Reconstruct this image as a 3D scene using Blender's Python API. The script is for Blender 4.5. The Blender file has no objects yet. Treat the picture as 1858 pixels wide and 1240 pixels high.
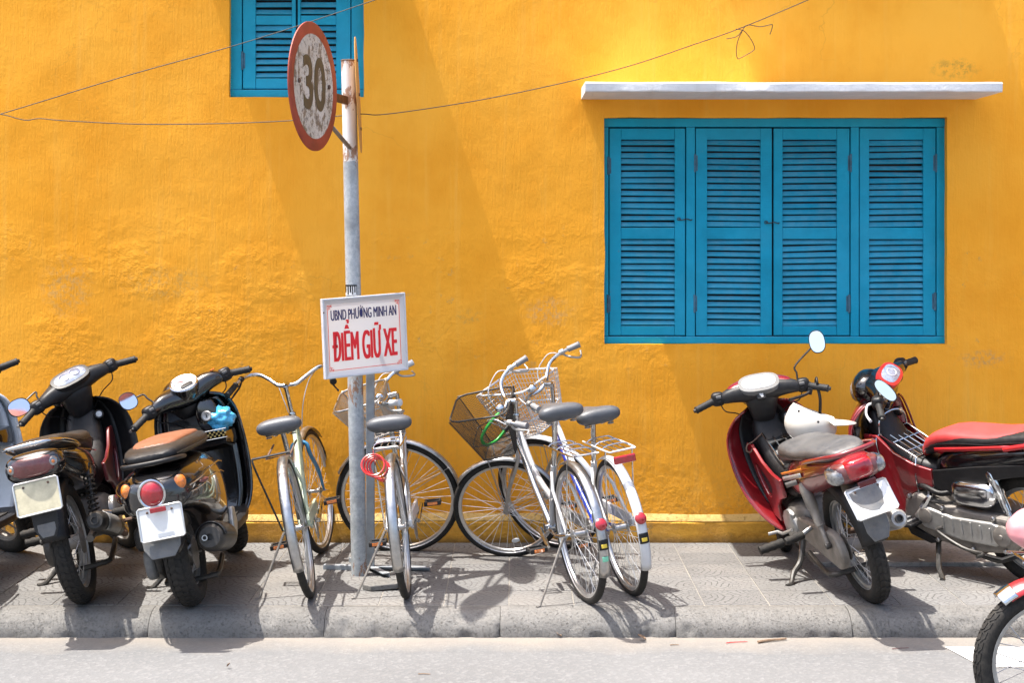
import bpy, bmesh, math, random
from mathutils import Vector, Matrix, noise
PI = math.pi
rad = math.radians
random.seed(7)
scene = bpy.context.scene
COL = scene.collection

# ------------------------------------------------------------------ camera, sky, sun, exposure
FPX, HZ, CAMZ = 2872.0, 420.0, 1.71          # focal length in photo pixels, horizon row, eye height (m)
cam_data = bpy.data.cameras.new('camera')
cam = bpy.data.objects.new('camera', cam_data)
COL.objects.link(cam)
cam.location = (0, 0, CAMZ)
cam.rotation_euler = (PI / 2, 0, 0)
cam_data.sensor_width = 36
cam_data.lens = FPX / 1858 * 36
cam_data.shift_y = -(620 - HZ) / 1858
cam_data.clip_start = 0.1
cam_data.clip_end = 2000
scene.camera = cam

SUN_DIR = Vector((0.335, 0.037, -1.0)).normalized()      # direction the light travels
world = bpy.data.worlds.new('World')
scene.world = world
world.use_nodes = True
wn = world.node_tree
bg = wn.nodes['Background']
sky = wn.nodes.new('ShaderNodeTexSky')
sky.sky_type = 'NISHITA'
sky.sun_disc = False
sky.sun_elevation = math.asin(-SUN_DIR.z)
sky.sun_rotation = math.atan2(-SUN_DIR.x, -SUN_DIR.y)
sky.air_density = 1.0
sky.dust_density = 4.5
wn.links.new(sky.outputs[0], bg.inputs[0])
bg.inputs[1].default_value = 0.135
sun_data = bpy.data.lights.new('sun', 'SUN')
sun_data.energy = 3.4
sun_data.angle = rad(0.5)
sun_data.color = (1.0, 0.955, 0.89)
sun = bpy.data.objects.new('sun', sun_data)
COL.objects.link(sun)
sun.rotation_euler = SUN_DIR.to_track_quat('-Z', 'Y').to_euler()
scene.view_settings.view_transform = 'Standard'
scene.view_settings.look = 'None'
scene.view_settings.gamma = 1
scene.view_settings.use_curve_mapping = False
scene.view_settings.exposure = 1.6

cy = scene.cycles
cy.max_bounces = 6
cy.diffuse_bounces = 3
cy.glossy_bounces = 3
cy.transmission_bounces = 4
cy.caustics_reflective = False
cy.caustics_refractive = False
cy.use_adaptive_sampling = True
cy.adaptive_threshold = 0.015

# ------------------------------------------------------------------ helpers
def at(px, py, L):
    """photo pixel at distance L -> world point"""
    return Vector(((px - 929) / FPX * L, L, CAMZ - (py - HZ) / FPX * L))

def frame(axis):
    a = Vector(axis).normalized()
    h = Vector((0, 0, 1)) if abs(a.z) < 0.9 else Vector((1, 0, 0))
    u = h.cross(a).normalized()
    return a, u, a.cross(u)

def spline(pts, n=6, closed=False):
    pts = [Vector(p) for p in pts]
    m = len(pts)
    out = []
    for i in range(m if closed else m - 1):
        g = (lambda k: pts[k % m]) if closed else (lambda k: pts[min(max(k, 0), m - 1)])
        p0, p1, p2, p3 = g(i - 1), g(i), g(i + 1), g(i + 2)
        for k in range(n):
            t = k / n
            out.append(0.5 * ((2 * p1) + (p2 - p0) * t + (2 * p0 - 5 * p1 + 4 * p2 - p3) * t * t + (3 * p1 - p0 - 3 * p2 + p3) * t ** 3))
    if not closed:
        out.append(pts[-1])
    return out

class MB:
    def __init__(s):
        s.v = []
        s.f = []
    def add(s, vs, fs):
        o = len(s.v)
        s.v += [Vector(v) for v in vs]
        s.f += [tuple(i + o for i in f) for f in fs]
        return s
    def loft(s, rings, cap=True, closed=True):
        n = len(rings[0])
        vs = [p for r in rings for p in r]
        fs = []
        for i in range(len(rings) - 1):
            for j in range(n if closed else n - 1):
                k = (j + 1) % n
                fs.append((i * n + j, i * n + k, (i + 1) * n + k, (i + 1) * n + j))
        if cap:
            fs.append(tuple(range(n - 1, -1, -1)))
            fs.append(tuple((len(rings) - 1) * n + j for j in range(n)))
        return s.add(vs, fs)
    def tube(s, pts, r, n=8, closed=False):
        pts = [Vector(p) for p in pts]
        m = len(pts)
        rs = r if isinstance(r, (list, tuple)) else [r] * m
        tang = []
        for i in range(m):
            a = pts[(i - 1) % m] if (closed or i > 0) else pts[i]
            b = pts[(i + 1) % m] if (closed or i < m - 1) else pts[i]
            t = b - a
            tang.append(t.normalized() if t.length > 1e-9 else Vector((0, 0, 1)))
        _, u, _ = frame(tang[0])
        rings = []
        for i in range(m):
            t = tang[i]
            u = (u - t * u.dot(t))
            u = u.normalized() if u.length > 1e-6 else frame(t)[1]
            w = t.cross(u)
            rings.append([pts[i] + (u * math.cos(2 * PI * k / n) + w * math.sin(2 * PI * k / n)) * rs[i] for k in range(n)])
        if closed:
            rings.append(rings[0])
            return s.loft(rings, cap=False)
        return s.loft(rings)
    def lathe(s, prof, c, axis, n=20):
        a, u, w = frame(axis)
        c = Vector(c)
        rings = [[c + a * t + (u * math.cos(2 * PI * k / n) + w * math.sin(2 * PI * k / n)) * max(r, 1e-4) for k in range(n)] for r, t in prof]
        return s.loft(rings)
    def torus(s, c, axis, R, ra, rr, n=48, m=10, prof=None):
        """ra = half size along the axis, rr = radial half size"""
        a, u, w = frame(axis)
        c = Vector(c)
        if prof is None:
            prof = [(rr * math.cos(2 * PI * k / m), ra * math.sin(2 * PI * k / m)) for k in range(m)]
        rings = []
        for i in range(n + 1):
            t = 2 * PI * i / n
            d = u * math.cos(t) + w * math.sin(t)
            rings.append([c + d * (R + pr) + a * pa for pr, pa in prof])
        return s.loft(rings, cap=False)
    def box(s, c, size, rot=None):
        c = Vector(c)
        hx, hy, hz = [q / 2 for q in size]
        vs = [Vector((x, y, z)) for x in (-hx, hx) for y in (-hy, hy) for z in (-hz, hz)]
        if rot is not None:
            vs = [rot @ v for v in vs]
        return s.add([c + v for v in vs], [(0, 1, 3, 2), (4, 6, 7, 5), (0, 4, 5, 1), (2, 3, 7, 6), (0, 2, 6, 4), (1, 5, 7, 3)])
    def ell(s, c, r, rot=None, n=18, m=10, ex=1.0):
        c = Vector(c)
        rings = []
        pw = lambda q: math.copysign(abs(q) ** ex, q)
        for i in range(m + 1):
            ph = -PI / 2 + PI * i / m
            ring = []
            for k in range(n):
                t = 2 * PI * k / n
                p = Vector((r[0] * pw(math.cos(ph)) * pw(math.cos(t)), r[1] * pw(math.cos(ph)) * pw(math.sin(t)), r[2] * pw(math.sin(ph))))
                if i in (0, m):
                    p += Vector((1e-4 * math.cos(t), 1e-4 * math.sin(t), 0))
                ring.append(c + (rot @ p if rot is not None else p))
            rings.append(ring)
        return s.loft(rings)
    def sheet(s, rows):
        return s.loft(rows, cap=False, closed=False)
    def prism(s, poly, x0, x1):
        """poly of (y, z) pushed out along x"""
        n = len(poly)
        return s.loft([[Vector((x0, y, z)) for y, z in poly], [Vector((x1, y, z)) for y, z in poly]])
    def xf(s, M):
        s.v = [M @ v for v in s.v]
        return s
    def join(s, o):
        return s.add(o.v, o.f)

def sellipse(c, a, b, ha, hb, ex=0.6, n=20):
    """superellipse ring round c in the plane of the unit vectors a, b"""
    c, a, b = Vector(c), Vector(a), Vector(b)
    pw = lambda q: math.copysign(abs(q) ** ex, q)
    return [c + a * (ha * pw(math.cos(2 * PI * k / n))) + b * (hb * pw(math.sin(2 * PI * k / n))) for k in range(n)]

def yz_body(secs, ex=0.65, n=20):
    """loft along y: (y, z bottom, z top, half width[, x centre])"""
    rings = []
    for q in secs:
        y, zb, zt, hw = q[:4]
        xc = q[4] if len(q) > 4 else 0
        rings.append(sellipse((xc, y, (zb + zt) / 2), (1, 0, 0), (0, 0, 1), hw, (zt - zb) / 2, ex, n))
    return MB().loft(rings)

def build(name, mb, mat, parent=None, smooth=40, bevel=0, sub=0, solid=0, M=None, seg=2, off=0):
    vs = [M @ v for v in mb.v] if M is not None else mb.v
    me = bpy.data.meshes.new(name)
    me.from_pydata([tuple(v) for v in vs], [], mb.f)
    bm = bmesh.new()
    bm.from_mesh(me)
    bmesh.ops.remove_doubles(bm, verts=bm.verts, dist=1e-6)
    bmesh.ops.recalc_face_normals(bm, faces=bm.faces)
    bm.to_mesh(me)
    bm.free()
    if smooth:
        me.shade_smooth()
        if smooth < 180:
            me.set_sharp_from_angle(angle=rad(smooth))
    me.materials.append(mat)
    o = bpy.data.objects.new(name, me)
    COL.objects.link(o)
    o.parent = parent
    if solid:
        md = o.modifiers.new('thickness', 'SOLIDIFY')
        md.thickness = solid
        md.offset = off
    if bevel:
        md = o.modifiers.new('bevel', 'BEVEL')
        md.width = bevel
        md.segments = seg
        md.limit_method = 'ANGLE'
        md.angle_limit = rad(35)
    if sub:
        md = o.modifiers.new('subdiv', 'SUBSURF')
        md.levels = sub
        md.render_levels = sub
    return o

def copy_obj(o, parent, M=None):
    c = o.copy()
    COL.objects.link(c)
    c.parent = parent
    if M is not None:
        c.matrix_local = M
    return c

def tag(o, label=None, cat=None, group=None, kind=None):
    if label: o['label'] = label
    if cat: o['category'] = cat
    if group: o['group'] = group
    if kind: o['kind'] = kind
    return o

def empty(name, loc, heading=0, lean=0):
    o = bpy.data.objects.new(name, None)
    COL.objects.link(o)
    o.empty_display_size = 0.1
    o.location = loc
    o.rotation_euler = (0, rad(lean), rad(heading))
    return o

def text(name, body, size, mat, parent, M, sx=1.0, bold=0.0, align='CENTER'):
    cu = bpy.data.curves.new(name, 'FONT')
    cu.body = body
    cu.size = size
    cu.align_x = align
    cu.align_y = 'CENTER'
    cu.offset = bold
    cu.extrude = 0.0006
    t = bpy.data.objects.new(name, cu)
    COL.objects.link(t)
    dg = bpy.context.evaluated_depsgraph_get()
    me = bpy.data.meshes.new_from_object(t.evaluated_get(dg))
    bpy.data.objects.remove(t)
    me.transform(M @ Matrix.Diagonal((sx, 1, 1, 1)))
    me.materials.clear()
    me.materials.append(mat)
    o = bpy.data.objects.new(name, me)
    COL.objects.link(o)
    o.parent = parent
    return o

# ------------------------------------------------------------------ materials
class NT:
    def __init__(s, name):
        s.m = bpy.data.materials.new(name)
        s.m.use_nodes = True
        s.t = s.m.node_tree
        s.b = s.t.nodes['Principled BSDF']
        s.out = s.t.nodes['Material Output']
    def n(s, kind, **kw):
        nd = s.t.nodes.new('ShaderNode' + kind)
        for k, v in kw.items():
            setattr(nd, k, v)
        return nd
    def link(s, a, b):
        s.t.links.new(a, b)
    def coord(s, scale=(1, 1, 1), loc=(0, 0, 0), kind='Object'):
        tc = s.n('TexCoord')
        mp = s.n('Mapping')
        mp.inputs['Scale'].default_value = scale
        mp.inputs['Location'].default_value = loc
        s.link(tc.outputs[kind], mp.inputs[0])
        return mp.outputs[0]
    def noise(s, vec, scale, detail=4, rough=0.55):
        q = s.n('TexNoise')
        q.inputs['Scale'].default_value = scale
        q.inputs['Detail'].default_value = detail
        q.inputs['Roughness'].default_value = rough
        if vec is not None:
            s.link(vec, q.inputs['Vector'])
        return q.outputs['Fac']
    def ramp(s, fac, stops):
        r = s.n('ValToRGB')
        e = r.color_ramp.elements
        while len(e) < len(stops):
            e.new(0.5)
        for i, (p, c) in enumerate(stops):
            e[i].position = p
            e[i].color = (c, c, c, 1) if isinstance(c, (int, float)) else (*c, 1)
        s.link(fac, r.inputs[0])
        return r.outputs[0]
    def mix(s, fac, a, b, mode='MIX'):
        q = s.n('Mix', data_type='RGBA', blend_type=mode)
        for sock, val in ((q.inputs['Factor'], fac), (q.inputs['A'], a), (q.inputs['B'], b)):
            if isinstance(val, (int, float)):
                sock.default_value = val
            elif isinstance(val, (tuple, list)):
                sock.default_value = (*val[:3], 1)
            else:
                s.link(val, sock)
        return q.outputs['Result']
    def math(s, op, a, b=0.0, c=None, clamp=False):
        q = s.n('Math', operation=op, use_clamp=clamp)
        for i, v in enumerate((a, b) if c is None else (a, b, c)):
            if isinstance(v, (int, float)):
                q.inputs[i].default_value = v
            else:
                s.link(v, q.inputs[i])
        return q.outputs[0]
    def bump(s, h, strength=1.0, dist=0.002, prev=None):
        q = s.n('Bump')
        q.inputs['Strength'].default_value = strength
        q.inputs['Distance'].default_value = dist
        s.link(h, q.inputs['Height'])
        if prev is not None:
            s.link(prev, q.inputs['Normal'])
        return q.outputs[0]
    def set(s, **kw):
        for k, v in kw.items():
            sock = s.b.inputs[k.replace('_', ' ')]
            if isinstance(v, (int, float)):
                sock.default_value = v
            elif isinstance(v, (tuple, list)):
                sock.default_value = (*v[:3], 1) if len(v) == 3 else v
            else:
                s.link(v, sock)
        return s

def mat(name, col, rough=0.5, metal=0.0, var=0.12, scale=14, bump=0.0, bscale=180, coat=0.0, dust=0.0, spec=None, dustcol=(0.30, 0.26, 0.21), trans=0.0, ior=None):
    t = NT(name)
    v = t.coord()
    nz = t.noise(v, scale, 3, 0.6)
    dark = tuple(c * (1 - var) for c in col)
    lite = tuple(min(1, c * (1 + var)) for c in col)
    c = t.mix(t.ramp(nz, [(0.3, 0.0), (0.7, 1.0)]), dark, lite)
    rr = t.math('MULTIPLY_ADD', nz, 0.25 * rough + 0.05, rough - 0.12 * rough - 0.02, clamp=True)
    if dust:
        geo = t.n('NewGeometry')
        sep = t.n('SeparateXYZ')
        t.link(geo.outputs['Normal'], sep.inputs[0])
        d2 = t.noise(v, scale * 2.3, 4, 0.7)
        up = t.math('MULTIPLY_ADD', sep.outputs['Z'], 0.25, 0.55)
        f = t.math('MULTIPLY', t.math('MULTIPLY', up, t.ramp(d2, [(0.35, 0.0), (0.72, 1.0)])), dust, clamp=True)
        c = t.mix(f, c, dustcol)
        rr = t.math('MULTIPLY_ADD', f, 0.5, rr, clamp=True)
    t.set(Base_Color=c, Roughness=rr, Metallic=metal, Coat_Weight=coat)
    t.b.inputs['Coat Roughness'].default_value = 0.04
    if spec is not None:
        t.b.inputs['Specular IOR Level'].default_value = spec
    if trans:
        t.b.inputs['Transmission Weight'].default_value = trans
    if ior:
        t.b.inputs['IOR'].default_value = ior
    if bump:
        t.set(Normal=t.bump(t.noise(v, bscale, 2), 0.6, bump))
    return t.m

def make_materials():
    m = {}
    m['rubber'] = mat('tyre_rubber', (0.013, 0.0125, 0.012), 0.75, var=0.25, scale=30, bump=0.001, bscale=160, dust=0.14, spec=0.3)
    m['grip'] = mat('grip_rubber', (0.016, 0.016, 0.016), 0.6, var=0.2, bump=0.001, bscale=300, dust=0.05, spec=0.3)
    m['greygrip'] = mat('grey_grip_rubber', (0.20, 0.20, 0.205), 0.55, var=0.15, dust=0.1)
    m['black_plastic'] = mat('black_plastic', (0.008, 0.008, 0.009), 0.42, var=0.2, bump=0.0006, bscale=700, dust=0.05, spec=0.3)
    m['grey_plastic'] = mat('charcoal_plastic', (0.014, 0.0145, 0.016), 0.44, var=0.2, bump=0.0006, bscale=600, dust=0.08, spec=0.3)
    m['dusty_plastic'] = mat('dusty_grey_plastic', (0.115, 0.12, 0.125), 0.6, var=0.25, bump=0.001, bscale=300, dust=0.5)
    m['black_paint'] = mat('black_gloss_paint', (0.0035, 0.0035, 0.0045), 0.2, var=0.2, coat=1.0, dust=0.015)
    m['red_paint'] = mat('red_gloss_paint', (0.19, 0.006, 0.010), 0.3, var=0.15, coat=1.0, dust=0.03)
    m['dark_red'] = mat('dark_red_paint', (0.11, 0.006, 0.010), 0.3, var=0.2, coat=1.0, dust=0.04)
    m['bright_red'] = mat('bright_red_plastic', (0.42, 0.014, 0.018), 0.32, var=0.1, coat=0.6, dust=0.03)
    m['pale_blue_paint'] = mat('pale_blue_grey_paint', (0.50, 0.54, 0.58), 0.32, var=0.1, coat=0.5, dust=0.1)
    m['chrome'] = mat('chrome', (0.56, 0.57, 0.58), 0.13, 1.0, var=0.1, scale=40, dust=0.05)
    m['steel'] = mat('brushed_steel', (0.42, 0.42, 0.42), 0.32, 1.0, var=0.15, scale=30, dust=0.2)
    m['alloy'] = mat('bare_alloy', (0.40, 0.40, 0.39), 0.42, 0.75, var=0.18, scale=22, bump=0.001, bscale=240, dust=0.4)
    m['dirty_alloy'] = mat('dirty_alloy', (0.20, 0.185, 0.17), 0.55, 0.5, var=0.3, scale=18, bump=0.001, bscale=200, dust=0.6)
    m['silver_paint'] = mat('silver_paint', (0.44, 0.45, 0.46), 0.3, 0.35, var=0.08, coat=0.4, dust=0.12)
    m['white_paint'] = mat('white_bike_paint', (0.58, 0.59, 0.60), 0.35, var=0.06, coat=0.3, dust=0.12)
    m['rim'] = mat('rim_alloy', (0.52, 0.52, 0.52), 0.28, 0.85, var=0.1, scale=30, dust=0.15)
    m['spoke'] = mat('spoke_steel', (0.60, 0.60, 0.59), 0.35, 0.6, var=0.1)
    m['dark_spoke'] = mat('dull_spoke_steel', (0.42, 0.41, 0.40), 0.4, 0.7, var=0.2)
    m['black_metal'] = mat('black_metal', (0.028, 0.027, 0.026), 0.45, 0.3, var=0.3, bump=0.001, bscale=200, dust=0.18)
    m['rust_metal'] = mat('rusty_metal', (0.11, 0.06, 0.04), 0.7, 0.3, var=0.5, scale=30, bump=0.002, bscale=150, dust=0.3)
    m['seat_vinyl'] = mat('black_seat_vinyl', (0.013, 0.013, 0.014), 0.4, var=0.2, bump=0.0008, bscale=500, dust=0.1, spec=0.3)
    m['grey_vinyl'] = mat('grey_dusty_vinyl', (0.055, 0.056, 0.06), 0.42, var=0.25, bump=0.001, bscale=300, dust=0.28)
    m['tan_vinyl'] = mat('tan_vinyl', (0.19, 0.066, 0.03), 0.5, var=0.12, bump=0.0008, bscale=500, dust=0.08)
    m['red_vinyl'] = mat('red_vinyl', (0.52, 0.045, 0.042), 0.5, var=0.08, bump=0.0008, bscale=400)
    m['saddle'] = mat('grey_saddle_vinyl', (0.068, 0.072, 0.080), 0.42, var=0.12, bump=0.0008, bscale=500, dust=0.06)
    m['plate_white'] = mat('white_plate', (0.62, 0.63, 0.62), 0.4, var=0.06, dust=0.1)
    m['plate_cream'] = mat('cream_plate', (0.46, 0.42, 0.29), 0.5, var=0.2, scale=20, dust=0.3)
    m['plate_frame'] = mat('plate_frame_metal', (0.6, 0.6, 0.58), 0.3, 0.8, var=0.2)
    m['red_lens'] = mat('red_lens', (0.33, 0.006, 0.014), 0.12, var=0.2, scale=60, coat=1.0, bump=0.0008, bscale=260)
    m['dull_red_lens'] = mat('smoked_red_lens', (0.12, 0.018, 0.02), 0.3, var=0.25, scale=30, coat=0.6, dust=0.25)
    m['orange_lens'] = mat('orange_lens', (0.62, 0.16, 0.012), 0.14, var=0.3, scale=70, coat=1.0, bump=0.0008, bscale=260)
    m['clear_lens'] = mat('clear_lens', (0.22, 0.22, 0.22), 0.12, var=0.4, scale=80, coat=1.0, bump=0.002, bscale=200, metal=0.3)
    m['dial'] = mat('dial_face', (0.20, 0.23, 0.30), 0.2, var=0.35, scale=70, coat=1.0)
    m['white_dial'] = mat('white_dial_face', (0.46, 0.46, 0.45), 0.2, var=0.2, scale=60, coat=1.0)
    m['mirror'] = mat('mirror_glass', (0.86, 0.88, 0.9), 0.03, 1.0, var=0.02)
    m['blue_paint'] = mat('sky_blue_bike_paint', (0.03, 0.22, 0.42), 0.32, var=0.12, coat=0.5, dust=0.1)
    m['green_paint'] = mat('pale_green_bike_paint', (0.36, 0.44, 0.32), 0.4, var=0.2, coat=0.3, dust=0.25)
    m['royal_blue'] = mat('royal_blue_paint', (0.012, 0.035, 0.32), 0.3, var=0.1, coat=0.6)
    m['green_lock'] = mat('green_lock_plastic', (0.01, 0.40, 0.03), 0.25, var=0.08, coat=0.7)
    m['red_lock'] = mat('red_lock_plastic', (0.55, 0.016, 0.014), 0.25, var=0.08, coat=0.7)
    m['blue_bag'] = mat('blue_plastic_bag', (0.06, 0.36, 0.60), 0.3, var=0.25, scale=40, bump=0.003, bscale=60, coat=0.4)
    m['helmet_white'] = mat('cream_white_helmet', (0.60, 0.56, 0.49), 0.35, var=0.08, scale=8, coat=0.3, dust=0.25)
    m['pink'] = mat('pink_plastic', (0.62, 0.25, 0.27), 0.45, var=0.12, coat=0.3)
    m['yellow_sticker'] = mat('yellow_sticker', (0.7, 0.5, 0.05), 0.5)
    m['mint_sticker'] = mat('mint_sticker', (0.22, 0.62, 0.42), 0.5)
    m['white_mark'] = mat('white_print', (0.75, 0.75, 0.74), 0.5, var=0.05)
    m['red_mark'] = mat('red_print', (0.80, 0.012, 0.02), 0.5, var=0.06)
    m['navy_mark'] = mat('navy_print', (0.018, 0.02, 0.11), 0.5, var=0.06)
    m['orange_mark'] = mat('orange_stripe', (0.75, 0.22, 0.03), 0.4, var=0.06)
    m['gold_mark'] = mat('gold_print', (0.5, 0.38, 0.14), 0.4, var=0.2, metal=0.4)
    return m
MT = make_materials()
# ------------------------------------------------------------------ the setting
WALL_Y, KERB_BACK, KERB_FRONT, ROAD_Z = 8.70, 7.23, 7.06, -0.105

def road_material():
    t = NT('worn_asphalt')
    v = t.coord()
    big = t.noise(v, 0.9, 5, 0.6)
    streak = t.noise(t.coord((0.5, 7, 1)), 2.0, 5, 0.65)
    grit = t.noise(v, 120, 3, 0.7)
    vor = t.n('TexVoronoi')
    vor.inputs['Scale'].default_value = 70
    t.link(v, vor.inputs['Vector'])
    c = t.mix(t.ramp(big, [(0.3, 0.0), (0.7, 1.0)]), (0.112, 0.113, 0.114), (0.146, 0.147, 0.147))
    c = t.mix(t.ramp(streak, [(0.35, 0.0), (0.75, 0.55)]), c, (0.128, 0.127, 0.125))
    c = t.mix(t.ramp(vor.outputs['Color'], [(0.55, 0.0), (1.0, 0.55)]), c, (0.215, 0.214, 0.211))
    c = t.mix(t.ramp(grit, [(0.30, 0.6), (0.46, 0.0)]), c, (0.12, 0.118, 0.115))
    c = t.mix(t.ramp(t.noise(v, 6.5, 6, 0.75), [(0.60, 0.0), (0.72, 0.55)]), c, (0.085, 0.085, 0.085))
    c = t.mix(t.ramp(t.noise(t.coord((0.25, 2.2, 1), (4, 1, 0)), 1.6, 4, 0.6), [(0.52, 0.0), (0.66, 0.35)]), c, (0.10, 0.10, 0.10))
    # drifted sand along the foot of the kerb
    sep = t.n('SeparateXYZ')
    t.link(v, sep.inputs[0])
    sand = t.n('MapRange')
    sand.inputs['From Min'].default_value = 6.80
    sand.inputs['From Max'].default_value = 7.04
    t.link(t.math('ADD', sep.outputs['Y'], t.math('MULTIPLY_ADD', t.noise(v, 3.5, 5), 0.35, -0.17)), sand.inputs['Value'])
    c = t.mix(t.math('MULTIPLY', sand.outputs[0], 0.75), c, (0.235, 0.205, 0.17))
    h = t.math('MULTIPLY_ADD', grit, 0.6, t.math('MULTIPLY', vor.outputs['Distance'], 0.5))
    t.set(Base_Color=c, Roughness=0.88, Normal=t.bump(h, 0.8, 0.004))
    return t.m

def concrete_material(name, base, lite, dark, pits=0.5, bumpd=0.006, sc=1.0):
    t = NT(name)
    v = t.coord(kind='Object')
    oi = t.n('ObjectInfo')
    vm = t.n('VectorMath', operation='ADD')
    t.link(v, vm.inputs[0])
    t.link(oi.outputs['Location'], vm.inputs[1])
    v = vm.outputs[0]
    a = t.noise(v, 5 * sc, 6, 0.65)
    b = t.noise(v, 38 * sc, 5, 0.7)
    g = t.noise(v, 170 * sc, 3, 0.7)
    c = t.mix(t.ramp(a, [(0.3, 0.0), (0.7, 1.0)]), base, lite)
    c = t.mix(t.ramp(b, [(0.32, 0.8), (0.5, 0.0)]), c, dark)
    c = t.mix(t.ramp(g, [(0.55, 0.0), (0.75, 0.5)]), c, tuple(min(1, q * 1.35) for q in lite))
    pit = t.ramp(t.noise(v, 55 * sc, 4, 0.75), [(0.30, 0.0), (0.42, 1.0)])
    c = t.mix(t.math('MULTIPLY', t.math('SUBTRACT', 1.0, pit), pits), c, dark)
    h = t.math('ADD', t.math('MULTIPLY', pit, 0.8), t.math('ADD', t.math('MULTIPLY', b, 0.6), t.math('MULTIPLY', g, 0.25)))
    t.set(Base_Color=c, Roughness=0.9, Normal=t.bump(h, 0.9, bumpd))
    return t.m

def paver_material():
    t = NT('fan_pattern_paver')
    v = t.coord(kind='Object')
    sep = t.n('SeparateXYZ')
    t.link(v, sep.inputs[0])
    oi = t.n('ObjectInfo')
    vm = t.n('VectorMath', operation='ADD')
    t.link(v, vm.inputs[0])
    t.link(oi.outputs['Location'], vm.inputs[1])
    w = vm.outputs[0]
    wob = t.math('MULTIPLY_ADD', t.noise(w, 9, 3), 0.07, -0.035)
    def fan(cx, cy, limit):
        dx = t.math('ADD', sep.outputs['X'], -cx)
        dy = t.math('ADD', sep.outputs['Y'], -cy)
        r = t.math('SQRT', t.math('ADD', t.math('MULTIPLY', dx, dx), t.math('MULTIPLY', dy, dy)))
        r = t.math('ADD', r, wob)
        ring = t.math('ABSOLUTE', t.math('ADD', t.math('FRACT', t.math('MULTIPLY', r, 1 / 0.030)), -0.5))
        ang = t.math('ARCTAN2', dy, dx)
        spoke = t.math('ABSOLUTE', t.math('ADD', t.math('FRACT', t.math('ADD', t.math('MULTIPLY', ang, 4.2), t.math('MULTIPLY', t.math('FLOOR', t.math('MULTIPLY', r, 1 / 0.030)), 0.5))), -0.5))
        groove = t.math('MAXIMUM', t.math('GREATER_THAN', ring, 0.40), t.math('GREATER_THAN', spoke, 0.45))
        inside = t.math('LESS_THAN', r, limit)
        return groove, inside
    g1, i1 = fan(-0.15, -0.15, 0.20)
    g2, i2 = fan(0.15, -0.02, 0.19)
    g3, i3 = fan(-0.02, 0.17, 0.40)
    g = t.math('MULTIPLY_ADD', t.math('SUBTRACT', g2, g3), i2, g3)
    g = t.math('MULTIPLY_ADD', t.math('SUBTRACT', g1, g), i1, g)
    wear = t.ramp(t.noise(w, 2.6, 4), [(0.25, 0.3), (0.52, 1.0)])
    groove = t.math('MULTIPLY', g, wear)
    a = t.noise(w, 3.2, 6, 0.65)
    b = t.noise(w, 60, 4, 0.7)
    rnd = t.math('MULTIPLY_ADD', oi.outputs['Random'], 0.5, 0.0)
    c = t.mix(t.ramp(t.math('MULTIPLY_ADD', a, 0.7, rnd), [(0.25, 0.0), (0.85, 1.0)]), (0.132, 0.130, 0.126), (0.176, 0.173, 0.168))
    c = t.mix(t.ramp(b, [(0.3, 0.45), (0.5, 0.0)]), c, (0.16, 0.15, 0.14))
    c = t.mix(t.math('MULTIPLY', groove, 0.85), c, (0.06, 0.057, 0.053))
    dustm = t.ramp(t.noise(w, 1.3, 5), [(0.5, 0.0), (0.75, 0.6)])
    c = t.mix(dustm, c, (0.235, 0.215, 0.19))
    c = t.mix(t.ramp(t.noise(w, 1.9, 6, 0.7), [(0.56, 0.0), (0.70, 0.45)]), c, (0.115, 0.108, 0.098))
    h = t.math('SUBTRACT', t.math('MULTIPLY', b, 0.35), groove)
    t.set(Base_Color=c, Roughness=0.86, Normal=t.bump(h, 0.8, 0.004))
    return t.m

road_mat = road_material()
mb = MB().sheet([[Vector((x, y, ROAD_Z)) for x in (-300, -6, -3, 0, 3, 6, 300)] for y in (-300, -20, 3, 5, 7.10)])
tag(build('road', mb, road_mat, smooth=0), kind='structure')
ground_mat = mat('bare_ground', (0.22, 0.20, 0.17), 0.95, var=0.2, scale=0.5)
mb = MB().sheet([[Vector((x, y, -0.14)) for x in (-300, -5.2, 5.2, 300)] for y in (6.9, 7.2, 14, 600)])
tag(build('ground', mb, ground_mat, smooth=0), kind='structure')

# kerb: one rounded concrete stone after another
kerb_mat = concrete_material('kerb_concrete', (0.136, 0.130, 0.120), (0.180, 0.173, 0.162), (0.085, 0.079, 0.07), 0.5, 0.006, 2.0)
kerb = bpy.data.objects.new('kerb', None)
COL.objects.link(kerb)
kerb.location = (0, KERB_FRONT, 0)
tag(kerb, kind='structure')
KL = 0.786
def kerb_stone(seed, damage):
    prof = [(0.172, -0.16), (0.172, -0.004), (0.165, 0.0), (0.130, 0.001), (0.098, -0.002), (0.068, -0.010), (0.043, -0.023), (0.024, -0.040), (0.011, -0.060), (0.004, -0.082), (0.0, -0.105), (0.0, -0.16)]
    dense = []
    for i in range(len(prof) - 1):
        for k in range(2):
            t = k / 2
            dense.append((prof[i][0] * (1 - t) + prof[i + 1][0] * t, prof[i][1] * (1 - t) + prof[i + 1][1] * t))
    dense.append(prof[-1])
    n = 46
    rows = []
    for i in range(n + 1):
        x = -KL / 2 + 0.0012 + (KL - 0.0024) * i / n
        row = []
        for (y, z) in dense:
            p = Vector((x, y, z))
            q = Vector((x * 9 + seed * 7.1, y * 9, z * 9))
            w = 1.0 if 0.0 <= y < 0.16 and z > -0.13 else 0.0
            chip = max(0.0, noise.noise(q * 1.6 + Vector((3, 1, 8))) - (0.22 - damage)) * 0.035
            d = noise.noise(q * 0.8) * 0.004 + noise.noise(q * 4.5) * 0.0022 - chip
            nrm = Vector((0, -1, 0.25)) if z < -0.03 else Vector((0, -0.5, 1))
            if i in (0, n):
                d -= 0.003
            row.append(p + nrm.normalized() * d * w)
        rows.append(row)
    return MB().loft(rows)
stones = []
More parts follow.
